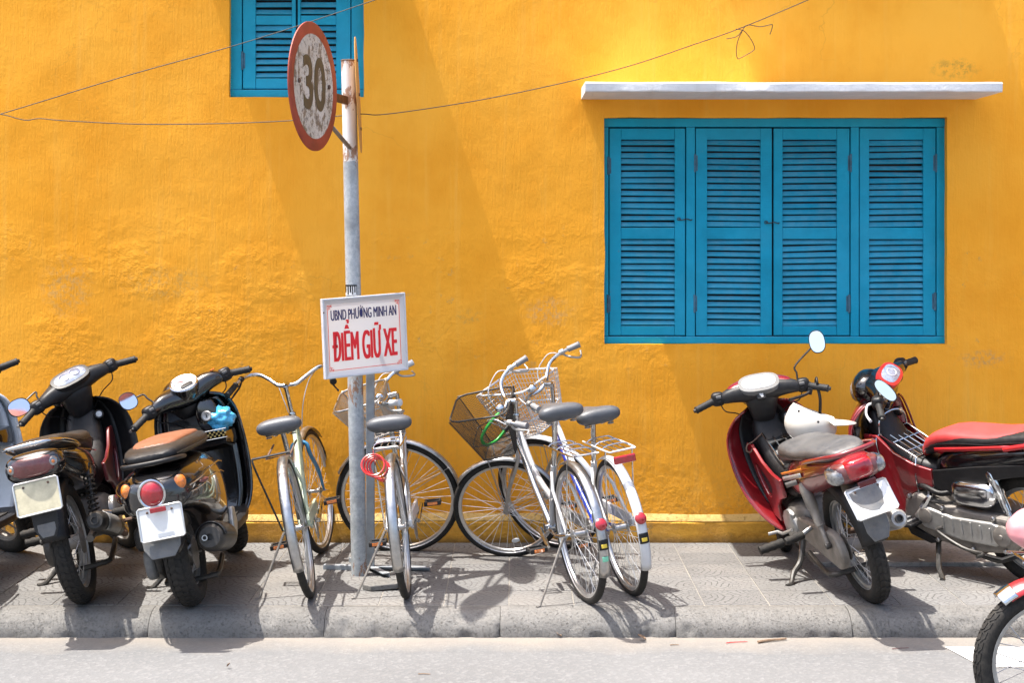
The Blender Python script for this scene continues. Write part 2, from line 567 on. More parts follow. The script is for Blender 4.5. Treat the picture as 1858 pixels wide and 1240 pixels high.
xs = [(-0.0535 - KL * 0.5) + KL * k for k in range(-5, 7)]     # joints fall at photo columns 558, 875, 1190, 1508
for k, x in enumerate(xs):
    if k < 5:
        o = build('kerb_stone', kerb_stone(k + 1, [-0.04, 0.05, -0.10, 0.02, -0.15][k]), kerb_mat, kerb, smooth=50)
        stones.append(o)
    else:
        o = copy_obj(stones[(k * 2 + 1) % 5], kerb)
    o.location = (x, random.uniform(-0.004, 0.004), random.uniform(-0.004, 0.002))
    if k % 2 and k >= 5:
        o.rotation_euler = (0, 0, 0)

# pavement: bedding and single tiles
bed_mat = concrete_material('sandy_bedding', (0.215, 0.198, 0.172), (0.25, 0.232, 0.204), (0.17, 0.15, 0.125), 0.2, 0.002)
mb = MB().box((0, (KERB_BACK + WALL_Y) / 2 + 0.02, -0.0655), (10.4, WALL_Y - KERB_BACK + 0.05, 0.126))
pavement = tag(build('pavement', mb, bed_mat, smooth=0), kind='structure')
paver = paver_material()
TP = 0.2985
mbt = MB().box((0, 0, -0.012), (TP - 0.005, 0.2925 - 0.002, 0.024))
tile0 = None
for r in range(5):
    for k in range(-12, 13):
        x = 0.135 + k * TP + random.uniform(-0.001, 0.001)
        y = KERB_BACK + 0.004 + 0.2925 * (r + 0.5)
        if tile0 is None:
            tile0 = build('paving_tile', mbt, paver, pavement, smooth=0, bevel=0.0012)
            o = tile0
        else:
            o = copy_obj(tile0, pavement)
        o.location = (x, y, random.uniform(-0.0005, 0.0008))
        o.rotation_euler = (random.uniform(-0.001, 0.001), random.uniform(-0.001, 0.001), PI * (k % 2) + random.uniform(-0.003, 0.003))

# painted crossing stripe on the road
t = NT('worn_road_paint')
v = t.coord()
c = t.mix(t.ramp(t.noise(v, 45, 5, 0.7), [(0.30, 0.7), (0.46, 0.0)]), (0.66, 0.65, 0.63), (0.30, 0.295, 0.285))
t.set(Base_Color=c, Roughness=0.8, Normal=t.bump(t.noise(v, 120, 3), 0.6, 0.002))
mb = MB().add([(1.885, 6.89, ROAD_Z + 0.004), (4.6, 6.89, ROAD_Z + 0.004), (4.6, 6.57, ROAD_Z + 0.004), (1.955, 6.57, ROAD_Z + 0.004)], [(0, 1, 2, 3)])
tag(build('road_marking', mb, t.m, smooth=0), kind='structure')

# ------------------------------------------------------------------ the yellow building
def wx(px): return (px - 929) / FPX * WALL_Y
def wz(py): return CAMZ - (py - HZ) / FPX * WALL_Y

def wall_material():
    t = NT('yellow_limewash_plaster')
    v = t.coord()
    sep = t.n('SeparateXYZ')
    t.link(v, sep.inputs[0])
    z = sep.outputs['Z']
    big = t.noise(v, 0.9, 3, 0.55)
    med = t.noise(t.coord((1, 1, 0.7)), 1.9, 5, 0.65)
    c = t.mix(t.ramp(big, [(0.32, 0.0), (0.68, 1.0)]), (0.90, 0.375, 0.022), (0.94, 0.435, 0.042))
    # deeper orange on the lower half, shade included in the painted tint
    low = t.n('MapRange')
    low.inputs['From Min'].default_value = 2.1
    low.inputs['From Max'].default_value = 0.6
    t.link(t.math('ADD', z, t.math('MULTIPLY_ADD', big, 1.6, -0.8)), low.inputs['Value'])
    c = t.mix(t.math('MULTIPLY', low.outputs[0], 0.22), c, (0.84, 0.335, 0.013))
    c = t.mix(t.ramp(med, [(0.36, 0.60), (0.56, 0.0)]), c, (0.80, 0.305, 0.012))
    streak = t.noise(t.coord((7, 1, 0.35)), 2.6, 3, 0.6)
    c = t.mix(t.ramp(streak, [(0.56, 0.0), (0.78, 0.35)]), c, (0.91, 0.475, 0.08))
    # band of blistered plaster
    def band(z0, z1, s):
        m1 = t.n('MapRange', interpolation_type='SMOOTHSTEP')
        m1.inputs['From Min'].default_value = z0 - s
        m1.inputs['From Max'].default_value = z0
        t.link(z, m1.inputs['Value'])
        m2 = t.n('MapRange', interpolation_type='SMOOTHSTEP')
        m2.inputs['From Min'].default_value = z1 + s
        m2.inputs['From Max'].default_value = z1
        t.link(z, m2.inputs['Value'])
        return t.math('MULTIPLY', m1.outputs[0], m2.outputs[0])
    blist = t.math('MULTIPLY', band(1.15, 1.55, 0.35), t.ramp(t.noise(t.coord((1, 1, 1.6), (5.3, 0, 2.2)), 1.5, 4), [(0.44, 0.0), (0.60, 1.0)]))
    foot = t.math('MULTIPLY', band(0.12, 0.35, 0.25), t.ramp(t.noise(v, 2.5, 4), [(0.45, 0.0), (0.65, 1.0)]))
    rough_mask = t.math('MAXIMUM', blist, foot)
    scuff = t.math('MULTIPLY', blist, t.ramp(t.noise(v, 13, 5, 0.75), [(0.60, 0.0), (0.70, 0.75)]))
    c = t.mix(scuff, c, (0.40, 0.29, 0.13))
    spots = t.math('MULTIPLY', band(0.6, 2.9, 0.3), t.ramp(t.noise(t.coord((1, 1, 1.7)), 7.5, 6, 0.8), [(0.71, 0.0), (0.77, 0.7)]))
    c = t.mix(spots, c, (0.33, 0.21, 0.08))
    # named scars: grey scuffs right of the window foot, mould above the canopy, bare patch left
    scar_a = t.math('MULTIPLY_ADD', t.noise(v, 12, 3), 0.8, -0.4)
    scar_b = t.ramp(t.noise(v, 26, 5, 0.8), [(0.46, 0.0), (0.60, 1.0)])
    def scar(px, py, rx, rz, col, amt, sc):
        nonlocal c
        dx = t.math('DIVIDE', t.math('ADD', sep.outputs['X'], -wx(px)), rx)
        dz = t.math('DIVIDE', t.math('ADD', z, -wz(py)), rz)
        d = t.math('SQRT', t.math('ADD', t.math('MULTIPLY', dx, dx), t.math('MULTIPLY', dz, dz)))
        f = t.math('MULTIPLY', t.ramp(t.math('ADD', d, scar_a), [(0.35, 1.0), (1.0, 0.0)]), scar_b)
        c = t.mix(t.math('MULTIPLY', f, amt), c, col)
    scar(1785, 652, 0.16, 0.06, (0.40, 0.28, 0.15), 0.6, 26)
    scar(1735, 125, 0.17, 0.07, (0.30, 0.20, 0.04), 0.6, 30)
    scar(120, 520, 0.17, 0.20, (0.52, 0.35, 0.14), 0.5, 22)
    scar(995, 565, 0.16, 0.10, (0.48, 0.34, 0.18), 0.55, 24)
    scar(850, 575, 0.10, 0.05, (0.45, 0.29, 0.08), 0.6, 24)
    scar(300, 515, 0.30, 0.12, (0.50, 0.33, 0.10), 0.45, 18)
    splash = t.n('MapRange')
    splash.inputs['From Min'].default_value = 0.62
    splash.inputs['From Max'].default_value = 0.10
    t.link(t.math('ADD', z, t.math('MULTIPLY_ADD', med, 0.7, -0.35)), splash.inputs['Value'])
    c = t.mix(t.math('MULTIPLY', t.math('MULTIPLY', splash.outputs[0], scar_b), 0.45), c, (0.48, 0.27, 0.07))
    crk = t.n('TexVoronoi', feature='DISTANCE_TO_EDGE')
    crk.inputs['Scale'].default_value = 0.9
    wv = t.n('VectorMath', operation='ADD')
    nv = t.n('TexNoise')
    nv.inputs['Scale'].default_value = 3.0
    nv.inputs['Detail'].default_value = 4
    t.link(v, nv.inputs['Vector'])
    t.link(v, wv.inputs[0])
    t.link(nv.outputs['Color'], wv.inputs[1])
    t.link(wv.outputs[0], crk.inputs['Vector'])
    crack = t.math('MULTIPLY', t.ramp(crk.outputs['Distance'], [(0.0, 1.0), (0.006, 0.0)]), t.ramp(big, [(0.48, 0.0), (0.60, 0.28)]))
    c = t.mix(crack, c, (0.40, 0.20, 0.03))
    runs = t.math('MULTIPLY', band(0.5, 0.98, 0.25), t.ramp(t.noise(t.coord((11, 1, 0.5)), 2.2, 4, 0.65), [(0.54, 0.0), (0.74, 0.38)]))
    c = t.mix(runs, c, (0.62, 0.31, 0.04))
    # relief: brushed strokes, lumps, blisters
    brush = t.noise(t.coord((85, 1, 8)), 1.0, 2, 0.65)
    lump = t.noise(v, 4.0, 2, 0.5)
    fine = t.noise(v, 60, 2, 0.7)
    blisterh = t.noise(v, 22, 4, 0.66)
    h = t.math('MULTIPLY_ADD', lump, 0.0062, t.math('MULTIPLY_ADD', brush, 0.0016, t.math('MULTIPLY', fine, 0.0012)))
    h = t.math('MULTIPLY_ADD', blisterh, t.math('MULTIPLY_ADD', rough_mask, 0.0075, 0.0009), h)
    n4 = t.bump(h, 1.0, 1.0)
    t.set(Base_Color=c, Roughness=0.85, Normal=n4)
    t.b.inputs['Specular IOR Level'].default_value = 0.25
    return t.m
wall_mat = wall_material()

building = empty('yellow_building', (0, WALL_Y, 0))
tag(building, 'weathered yellow plastered building with blue shuttered windows behind the parked bikes', 'building')
WIN1 = (wx(1097), wx(1718), wz(625), wz(213))
WIN2 = (wx(416), wx(660), wz(176), 3.20)
def relief(x, z):
    p = Vector((x * 0.9, 3.3, z * 0.9))
    return noise.noise(p) * 0.007 + noise.noise(p * 2.7 + Vector((9, 2, 4))) * 0.0022 + noise.noise(p * 6.3) * 0.0007
def build_wall():
    X0, X1, Z0, Z1, st = -5.0, 5.0, -0.02, 5.2, 0.06
    def axis(a, b, cuts):
        vals = [a + (b - a) * i / round((b - a) / st) for i in range(round((b - a) / st) + 1)]
        for c in cuts:
            vals = [q for q in vals if abs(q - c) > 0.022 or q in (a, b)]
        return sorted(vals + list(cuts))
    xs = axis(X0, X1, [WIN1[0], WIN1[1], WIN2[0], WIN2[1]])
    zs = axis(Z0, Z1, [WIN1[2], WIN1[3], WIN2[2], WIN2[3]])
    idx, vs, fs = {}, [], []
    def vid(i, j, back=0):
        k = (i, j, back)
        if k not in idx:
            idx[k] = len(vs)
            x, z = xs[i], zs[j]
            e = 0
            for (a, b, c_, d) in (WIN1, WIN2):
                if a - 1e-6 <= x <= b + 1e-6 and c_ - 1e-6 <= z <= d + 1e-6:
                    e = 1
            wob = 0.004 * noise.noise(Vector((x * 7, 5, z * 7))) if e else 0
            vs.append((x + wob, 0.13 if back else -relief(x, z), z + wob * 0.8))
        return idx[k]
    def hole(i, j):
        x, z = (xs[i] + xs[i + 1]) / 2, (zs[j] + zs[j + 1]) / 2
        return any(a < x < b and c_ < z < d for (a, b, c_, d) in (WIN1, WIN2))
    nx, nz = len(xs) - 1, len(zs) - 1
    for i in range(nx):
        for j in range(nz):
            if hole(i, j):
                continue
            fs.append((vid(i, j), vid(i + 1, j), vid(i + 1, j + 1), vid(i, j + 1)))
            for di, dj, a, b in ((1, 0, (i + 1, j), (i + 1, j + 1)), (-1, 0, (i, j), (i, j + 1)), (0, 1, (i, j + 1), (i + 1, j + 1)), (0, -1, (i, j), (i + 1, j))):
                ii, jj = i + di, j + dj
                if 0 <= ii < nx and 0 <= jj < nz and hole(ii, jj):
                    fs.append((vid(*a), vid(*b), vid(*b, 1), vid(*a, 1)))
    return MB().add(vs, fs)
build('wall', build_wall(), wall_mat, building, smooth=50)
inner_mat = mat('interior_shade_dark', (0.03, 0.028, 0.025), 0.9)  # near-black colour stands in for the shade inside the building
mb = MB().box((0, 1.65, 2.5), (9.96, 3.0, 5.3))
build('wall_core', mb, inner_mat, building, smooth=0)

# plinth along the foot of the wall
t = NT('stained_plinth_plaster')
v = t.coord()
a = t.noise(t.coord((1, 1, 3)), 3.5, 7, 0.7)
c = t.mix(t.ramp(a, [(0.38, 0.0), (0.62, 1.0)]), (0.70, 0.34, 0.04), (0.86, 0.44, 0.05))
c = t.mix(t.ramp(t.noise(v, 11, 8, 0.75), [(0.58, 0.0), (0.72, 0.8)]), c, (0.24, 0.15, 0.06))
sep = t.n('SeparateXYZ')
t.link(v, sep.inputs[0])
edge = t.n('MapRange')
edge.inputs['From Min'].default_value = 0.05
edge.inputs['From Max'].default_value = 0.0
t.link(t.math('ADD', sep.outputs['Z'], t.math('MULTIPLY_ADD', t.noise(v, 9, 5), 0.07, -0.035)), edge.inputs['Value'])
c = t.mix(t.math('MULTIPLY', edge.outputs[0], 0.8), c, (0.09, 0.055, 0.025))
t.set(Base_Color=c, Roughness=0.9, Normal=t.bump(t.noise(v, 24, 7, 0.7), 1.0, 0.02))
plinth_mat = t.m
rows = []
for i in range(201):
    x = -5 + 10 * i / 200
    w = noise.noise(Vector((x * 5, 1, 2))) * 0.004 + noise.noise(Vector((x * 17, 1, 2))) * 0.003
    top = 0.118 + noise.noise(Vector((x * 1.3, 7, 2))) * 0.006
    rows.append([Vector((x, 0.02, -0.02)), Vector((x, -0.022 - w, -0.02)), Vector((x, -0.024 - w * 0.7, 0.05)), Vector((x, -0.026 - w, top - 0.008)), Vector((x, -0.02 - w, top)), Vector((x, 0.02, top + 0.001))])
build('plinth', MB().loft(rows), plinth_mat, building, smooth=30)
cap_mat = concrete_material('pale_plinth_cap', (0.58, 0.36, 0.10), (0.68, 0.46, 0.18), (0.36, 0.21, 0.05), 0.3, 0.004)
rows = []
for i in range(201):
    x = -5 + 10 * i / 200
    top = 0.118 + noise.noise(Vector((x * 1.3, 7, 2))) * 0.006
    w = noise.noise(Vector((x * 9, 3, 2))) * 0.003
    rows.append([Vector((x, 0.02, top + 0.0025)), Vector((x, -0.024 - w, top + 0.0025)), Vector((x, -0.022 - w, top + 0.010)), Vector((x, 0.0, top + 0.042)), Vector((x, 0.02, top + 0.042))])
build('plinth_cap', MB().loft(rows), cap_mat, building, smooth=30)

# concrete canopies over the windows
def canopy(x0, x1, z0, z1, depth, name='canopy'):
    n = 60
    rows = []
    for i in range(n + 1):
        x = x0 + (x1 - x0) * i / n
        w = noise.noise(Vector((x * 6, 2, z0))) * 0.004
        w2 = noise.noise(Vector((x * 11, 6, z0))) * 0.004
        rows.append([Vector((x, 0.05, z0)), Vector((x, -depth + w + 0.004, z0 + w2)), Vector((x, -depth + w, z0 + 0.006 + w2)), Vector((x, -depth + w2, z1 - 0.008 + w)), Vector((x, -depth + w + 0.008, z1 + w)), Vector((x, 0.05, z1 + 0.012))])
    t = canopy_mat
    return build(name, MB().loft(rows), t, building, smooth=30)
t = NT('whitewashed_concrete')
v = t.coord()
c = t.mix(t.ramp(t.noise(v, 6, 6, 0.65), [(0.35, 0.0), (0.7, 1.0)]), (0.58, 0.59, 0.61), (0.70, 0.70, 0.71))
c = t.mix(t.ramp(t.noise(t.coord((14, 1, 1.2)), 1.4, 6, 0.7), [(0.54, 0.0), (0.72, 0.4)]), c, (0.42, 0.42, 0.405))
c = t.mix(t.ramp(t.noise(v, 19, 6, 0.75), [(0.64, 0.0), (0.72, 0.5)]), c, (0.30, 0.29, 0.27))
t.set(Base_Color=c, Roughness=0.85, Normal=t.bump(t.noise(v, 45, 5, 0.65), 0.8, 0.004))
canopy_mat = t.m
CD = 0.48
canopy(1.0 * (1062 - 929) / FPX * (WALL_Y - CD), (1819 - 929) / FPX * (WALL_Y - CD), CAMZ - (166 - HZ) / FPX * (WALL_Y - CD), CAMZ - (148.5 - HZ) / FPX * (WALL_Y - CD), CD)
canopy(-1.735, -0.655, 3.26, 3.315, 0.42)
canopy(0.90, 2.33, 3.85, 3.905, 0.42)

# shuttered windows
def blue_material(name, base, wear):
    t = NT(name)
    v = t.coord()
    oi = t.n('ObjectInfo')
    vm = t.n('VectorMath', operation='ADD')
    t.link(v, vm.inputs[0])
    t.link(oi.outputs['Location'], vm.inputs[1])
    w = vm.outputs[0]
    a = t.noise(w, 7, 5, 0.6)
    c = t.mix(t.ramp(a, [(0.3, 0.0), (0.7, 1.0)]), tuple(q * 0.86 for q in base), tuple(q * 1.12 for q in base))
    c = t.mix(t.math('MULTIPLY', oi.outputs['Random'], 0.28), c, tuple(q * 0.72 for q in base))
    c = t.mix(t.ramp(t.noise(w, 21, 8, 0.8), [(0.63, 0.0), (0.70, wear)]), c, (0.12, 0.16, 0.17))
    c = t.mix(t.ramp(t.noise(t.coord((1, 1, 8)), 9, 8, 0.8), [(0.66, 0.0), (0.74, wear)]), c, (0.30, 0.42, 0.46))
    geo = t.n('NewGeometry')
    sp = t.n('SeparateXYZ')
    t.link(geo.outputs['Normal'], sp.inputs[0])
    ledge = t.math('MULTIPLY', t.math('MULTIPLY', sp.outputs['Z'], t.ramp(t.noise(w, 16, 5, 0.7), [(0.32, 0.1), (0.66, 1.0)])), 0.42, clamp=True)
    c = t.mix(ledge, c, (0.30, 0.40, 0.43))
    c = t.mix(t.ramp(t.noise(w, 2.2, 4, 0.6), [(0.48, 0.0), (0.72, 0.30)]), c, tuple(min(1, q * 1.25 + 0.05) for q in base))
    grain = t.noise(t.coord((5, 5, 60)), 3, 5, 0.6)
    t.set(Base_Color=c, Roughness=0.55, Normal=t.bump(grain, 0.7, 0.0015))
    t.b.inputs['Specular IOR Level'].default_value = 0.2
    return t.m
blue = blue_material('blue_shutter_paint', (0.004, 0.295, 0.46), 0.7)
blue_light = blue_material('lighter_blue_shutter_paint', (0.012, 0.33, 0.50), 0.95)  # lighter mix of the shutter blue with more worn spots
hinge_mat = mat('painted_hinge_iron', (0.05, 0.13, 0.19), 0.55, 0.3, var=0.4, bump=0.001)
bolt_mat = mat('rusty_bolt_iron', (0.05, 0.04, 0.035), 0.6, 0.4, var=0.4)

def window(spec, bmat, label):
    """spec in photo columns and rows on the wall plane"""
    fx = [wx(q) for q in spec['frame_x']]
    z0, z1 = wz(spec['bottom']), spec.get('top_z') or wz(spec['top'])
    yf = 0.042
    mb = MB()
    th = 0.065
    zb, zt = wz(spec['inner_bottom']), spec.get('inner_top_z') or wz(spec['inner_top'])
    mb.box(((fx[0] + fx[1]) / 2, yf + th / 2, (z0 + zb) / 2), (fx[1] - fx[0] + 0.01, th, zb - z0))
    mb.box(((fx[0] + fx[1]) / 2, yf + th / 2, (z1 + zt) / 2), (fx[1] - fx[0] + 0.01, th, z1 - zt))
    posts = [tuple(wx(q) for q in pr) for pr in spec['posts']]
    for a, b in posts:
        mb.box(((a + b) / 2, yf + th / 2 + 0.003, (zb + zt) / 2), (b - a, th - 0.004, zt - zb - 0.002))
    win = build('shuttered_window', mb, bmat, building, smooth=0, bevel=0.004)
    win['label'] = label
    mb = MB().box(((fx[0] + fx[1]) / 2, yf + th + 0.012, (z0 + z1) / 2), (fx[1] - fx[0] + 0.02, 0.01, z1 - z0 + 0.02))
    build('dark_backing_sheet', mb, inner_mat, win, smooth=0)  # dark sheet added so the gaps between slats look shaded
    slat_cache = {}
    for lf in spec['leaves']:
        x0, x1 = wx(lf['x'][0]) + 0.0055, wx(lf['x'][1]) - 0.0055
        lx0, lx1 = wx(lf['louvre'][0]), wx(lf['louvre'][1])
        za, zc = zb + 0.006, zt - 0.008
        yc, t2 = yf + 0.010 + lf.get('dy', 0), 0.032
        mb = MB()
        for a, b in ((x0, lx0), (lx1, x1)):
            mb.box(((a + b) / 2, yc + t2 / 2, (za + zc) / 2), (b - a, t2, zc - za))
        rails = lf['rails']
        for (p, q) in rails:
            p = za if p is None else p
            q = zc if q is None else q
            mb.box(((lx0 + lx1) / 2, yc + t2 / 2 + 0.002, (p + q) / 2), (lx1 - lx0, t2 - 0.004, abs(q - p)))
        sh = build('shutter', mb, bmat, win, smooth=0, bevel=0.003)
        for i in range(len(rails) - 1):
            lo = rails[i][1]
            hi = rails[i + 1][0]
            pitch = spec['pitch']
            n = max(1, round((hi - lo) / pitch))
            pitch = (hi - lo) / n
            key = round(lx1 - lx0, 3)
            if key not in slat_cache:
                m2 = MB().box((0, 0, 0), (lx1 - lx0 + 0.008, 0.007, spec['slat_h']))
                slat_cache[key] = build('slat', m2, bmat, win, smooth=0, bevel=0.002)
                s = slat_cache[key]
            else:
                s = None
            tilt = rad(spec['tilt'])
            for k in range(n):
                o = s if (s is not None and k == 0) else copy_obj(slat_cache[key], win)
                o.location = ((lx0 + lx1) / 2, yc + t2 / 2 + 0.001 + random.uniform(-0.001, 0.001), lo + (k + 0.5) * pitch + random.uniform(-0.0012, 0.0012))
                odd = random.random() < 0.10
                o.rotation_euler = (tilt + random.uniform(-0.12, 0.12) * (2.2 if odd else 1), lf.get('sag', 0) + random.uniform(-0.007, 0.007) * (3 if odd else 1), 0)
        for hx, hy_ in lf.get('hinges', []):
            m2 = MB()
            hz_ = wz(hy_)
            for q in range(3):
                m2.lathe([(0.0065, -0.016), (0.0065, 0.016)], (wx(hx), yc - 0.005, hz_ + (q - 1) * 0.034), (0, 0, 1), 8)
            m2.box((wx(hx), yc + 0.0005, hz_), (0.030, 0.004, 0.085))
            build('hinge', m2, hinge_mat, win, smooth=40)
    for (px, py) in spec.get('hooks', []):
        m2 = MB()
        p = Vector((wx(px), yf + 0.006, wz(py)))
        m2.tube(spline([p + Vector((-0.035, 0, 0.002)), p + Vector((-0.02, -0.008, -0.003)), p + Vector((0.01, -0.008, 0.002)), p + Vector((0.03, -0.006, -0.004)), p + Vector((0.038, 0.0, 0.0))], 4), 0.003, 6)
        m2.torus(p + Vector((-0.035, -0.002, 0.002)), (0, 1, 0), 0.008, 0.002, 0.002, 12, 6)
        build('hook', m2, bolt_mat, win)
    return win

def rl(*rows):
    return [(None if a is None else wz(a), None if b is None else wz(b)) for a, b in rows]
big_rails = rl((None, 593), (434, 413), (252, None))
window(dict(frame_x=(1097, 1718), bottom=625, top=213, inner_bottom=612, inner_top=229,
            posts=[(1094, 1105), (1247, 1263), (1547, 1562), (1704, 1720)],
            pitch=0.0352, slat_h=0.032, tilt=-38,
            leaves=[dict(x=(1105, 1247), louvre=(1128, 1226), rails=big_rails, sag=0.004, hinges=[(1105, 300), (1104, 552)]),
                    dict(x=(1263, 1405), louvre=(1285, 1383), rails=big_rails, sag=0.012, dy=0.002, hinges=[(1263, 295), (1262, 552)]),
                    dict(x=(1405, 1547), louvre=(1423, 1522), rails=big_rails, sag=-0.014, hinges=[(1547, 295), (1544, 552)]),
                    dict(x=(1562, 1704), louvre=(1581, 1680), rails=big_rails, sag=-0.010, dy=0.003, hinges=[(1703, 295), (1701, 548)])],
            hooks=[(1245, 398), (1404, 404)]), blue, 'wide blue window with four closed louvred shutters under the white canopy')
zt2, zi2 = 3.19, 3.12
sm_rails = [(None, wz(140)), (wz(42), wz(25)), (3.07, None)]
window(dict(frame_x=(416, 660), bottom=175, top_z=zt2, inner_bottom=161, inner_top_z=zi2,
            posts=[(413, 436), (636, 662)], pitch=0.0385, slat_h=0.034, tilt=-38,
            leaves=[dict(x=(436, 536), louvre=(461, 527), rails=sm_rails, hinges=[(437, 108)]),
                    dict(x=(536, 636), louvre=(543, 608), rails=sm_rails)]), blue_light, 'small lighter blue shuttered window cut off by the top edge')
# ------------------------------------------------------------------ pole with two round signs
def pole_material():
    t = NT('weathered_galvanised_pole')
    v = t.coord()
    sep = t.n('SeparateXYZ')
    t.link(v, sep.inputs[0])
    z = sep.outputs['Z']
    a = t.noise(v, 60, 4, 0.7)
    b = t.noise(v, 9, 6, 0.65)
    galv = t.mix(t.ramp(a, [(0.35, 0.0), (0.65, 1.0)]), (0.30, 0.33, 0.35), (0.46, 0.48, 0.49))
    galv = t.mix(t.ramp(b, [(0.45, 0.0), (0.7, 0.7)]), galv, (0.20, 0.21, 0.21))
    zz = t.math('ADD', z, t.math('MULTIPLY_ADD', t.noise(v, 30, 5), 0.05, -0.025))
    white = t.math('GREATER_THAN', zz, 2.06)
    c = t.mix(white, galv, t.mix(t.ramp(b, [(0.4, 0.0), (0.7, 0.5)]), (0.74, 0.72, 0.70), (0.62, 0.55, 0.48)))
    n2 = t.noise(t.coord((1, 1, 0.35)), 26, 7, 0.75)
    def near(z0, w):
        return t.math('SUBTRACT', 1.0, t.math('MULTIPLY', t.math('ABSOLUTE', t.math('ADD', z, -z0)), 1 / w), clamp=True)
    rust = t.math('MAXIMUM', t.math('MAXIMUM', near(2.56, 0.10), near(2.08, 0.09)), t.math('MAXIMUM', near(0.93, 0.16), near(2.36, 0.13)))
    rust = t.math('MAXIMUM', rust, t.math('MULTIPLY', near(0.0, 0.25), 0.7))
    f = t.math('MULTIPLY', t.math('GREATER_THAN', t.math('MULTIPLY_ADD', rust, 0.24, n2), 0.70), 0.85)
    rc = t.mix(t.noise(v, 80, 4), (0.16, 0.07, 0.035), (0.42, 0.21, 0.10))
    c = t.mix(f, c, rc)
    t.set(Base_Color=c, Roughness=t.math('MULTIPLY_ADD', f, 0.25, 0.55), Metallic=0.15, Normal=t.bump(t.math('ADD', a, f), 0.5, 0.0015))
    return t.m
pole_mat = pole_material()
BASE = Vector((-0.759, 7.87, 0.0))
TOP = Vector((-0.812, 7.86, 2.56))
pole = empty('sign_pole', BASE)
tag(pole, 'galvanised round pole with rusty white top carrying the round traffic signs', 'pole')
ax = (TOP - BASE)
mb = MB().tube([ax * -0.01] + [ax * (i / 12) for i in range(13)], [0.040] * 2 + [0.0395 - 0.003 * i / 12 for i in range(1, 13)], 28)
build('shaft', mb, pole_mat, pole, smooth=50)
mb = MB().torus(ax, ax, 0.035, 0.004, 0.004, 28, 8)
build('rim_ring', mb, MT['rust_metal'], pole)
# scrap of a sticker
stk = empty('tmp', (0, 0, 0))
def pole_patch(z0, z1, a0, a1, r):
    rows = []
    for i in range(5):
        z = z0 + (z1 - z0) * i / 4
        c0 = ax * (z / 2.56)
        rows.append([c0 + Vector((math.sin(a0 + (a1 - a0) * k / 10) * r, -math.cos(a0 + (a1 - a0) * k / 10) * r, 0)) for k in range(11)])
    return MB().sheet(rows)
bpy.data.objects.remove(stk)
pz = CAMZ - (536 - HZ) / FPX * 7.83
build('torn_sticker', pole_patch(pz, pz + 0.052, -1.1, 0.55, 0.0405), MT['white_mark'], pole)
for k, (a0, a1) in enumerate(((-1.1, -0.86), (-0.70, -0.48), (-0.36, -0.16), (-0.05, 0.08), (0.22, 0.36), (0.47, 0.55))):
    build('letter_stroke', pole_patch(pz + (0.004 if k % 2 else 0.014), pz + 0.046, a0, a1, 0.0412), MT['black_plastic'], pole)
build('letter_stroke', pole_patch(pz + 0.045, pz + 0.052, -1.1, 0.55, 0.0413), MT['black_plastic'], pole)

def sign_face_material():
    t = NT('flaking_sign_face')
    v = t.coord()
    c = t.mix(t.ramp(t.noise(v, 5, 4), [(0.35, 0.0), (0.7, 1.0)]), (0.50, 0.46, 0.39), (0.64, 0.60, 0.54))
    fl = t.noise(t.coord((1, 1, 0.55)), 24, 7, 0.75)
    c = t.mix(t.ramp(fl, [(0.50, 0.0), (0.535, 1.0)]), c, t.mix(t.noise(v, 70, 3), (0.07, 0.055, 0.04), (0.34, 0.25, 0.16)))
    c = t.mix(t.ramp(t.noise(v, 48, 5, 0.8), [(0.54, 0.0), (0.60, 0.85)]), c, (0.13, 0.12, 0.11))
    t.set(Base_Color=c, Roughness=0.7, Normal=t.bump(fl, 0.6, 0.003))
    return t.m
ring_mat = mat('faded_red_ring', (0.30, 0.045, 0.022), 0.6, var=0.25, scale=9, bump=0.001, bscale=120)
sign_back = mat('sign_back_ochre', (0.52, 0.27, 0.08), 0.6, 0.1, var=0.15, scale=6)
olive = mat('faded_black_numerals', (0.075, 0.06, 0.032), 0.6, var=0.3, scale=30)
R30 = 0.298
C30 = at(568.5, 156.5, 7.28)
th = math.atan2(0.265, 0.965)
sgn = empty('round_speed_limit_sign', C30)
tag(sgn, 'flaking round 30 speed limit sign with dull red ring on the pole', 'sign')
# local frame of the disc: e = horizontal edge direction (left to right as read), n = facing direction
nrm = Vector((0.968, -0.25, 0)).normalized()
e = Vector((0.25, 0.968, 0)).normalized()
B30 = Matrix(((e.x, 0, nrm.x, 0), (e.y, 0, nrm.y, 0), (0, 1, 0, 0), (0, 0, 0, 1)))       # x = along the face, y = up, z = out of the face
B30 = Matrix.Rotation(rad(-1.2), 4, 'Y') @ B30
mb = MB().lathe([(R30 - 0.004, -0.006), (R30, -0.004), (R30, 0.001), (R30 - 0.003, 0.003), (0.242, 0.003), (0.242, 0.0)], (0, 0, 0), (0, 0, 1), 64)
build('red_ring', mb, ring_mat, sgn, M=B30)
mb = MB().lathe([(0.2419, -0.001), (0.2419, 0.0035)], (0, 0, 0), (0, 0, 1), 64)
build('white_face', mb, sign_face_material(), sgn, M=B30)
text('number_30', '30', 0.335, olive, sgn, B30 @ Matrix.Translation((0.0, 0.0, 0.0045)), 0.86, 0.008)
for sx in (-1, 1):
    build('bolt', MB().lathe([(0.011, 0.0), (0.011, 0.006), (0.006, 0.009)], (sx * 0.185, 0.012, 0.0036), (0, 0, 1), 10), MT['rust_metal'], sgn, M=B30)
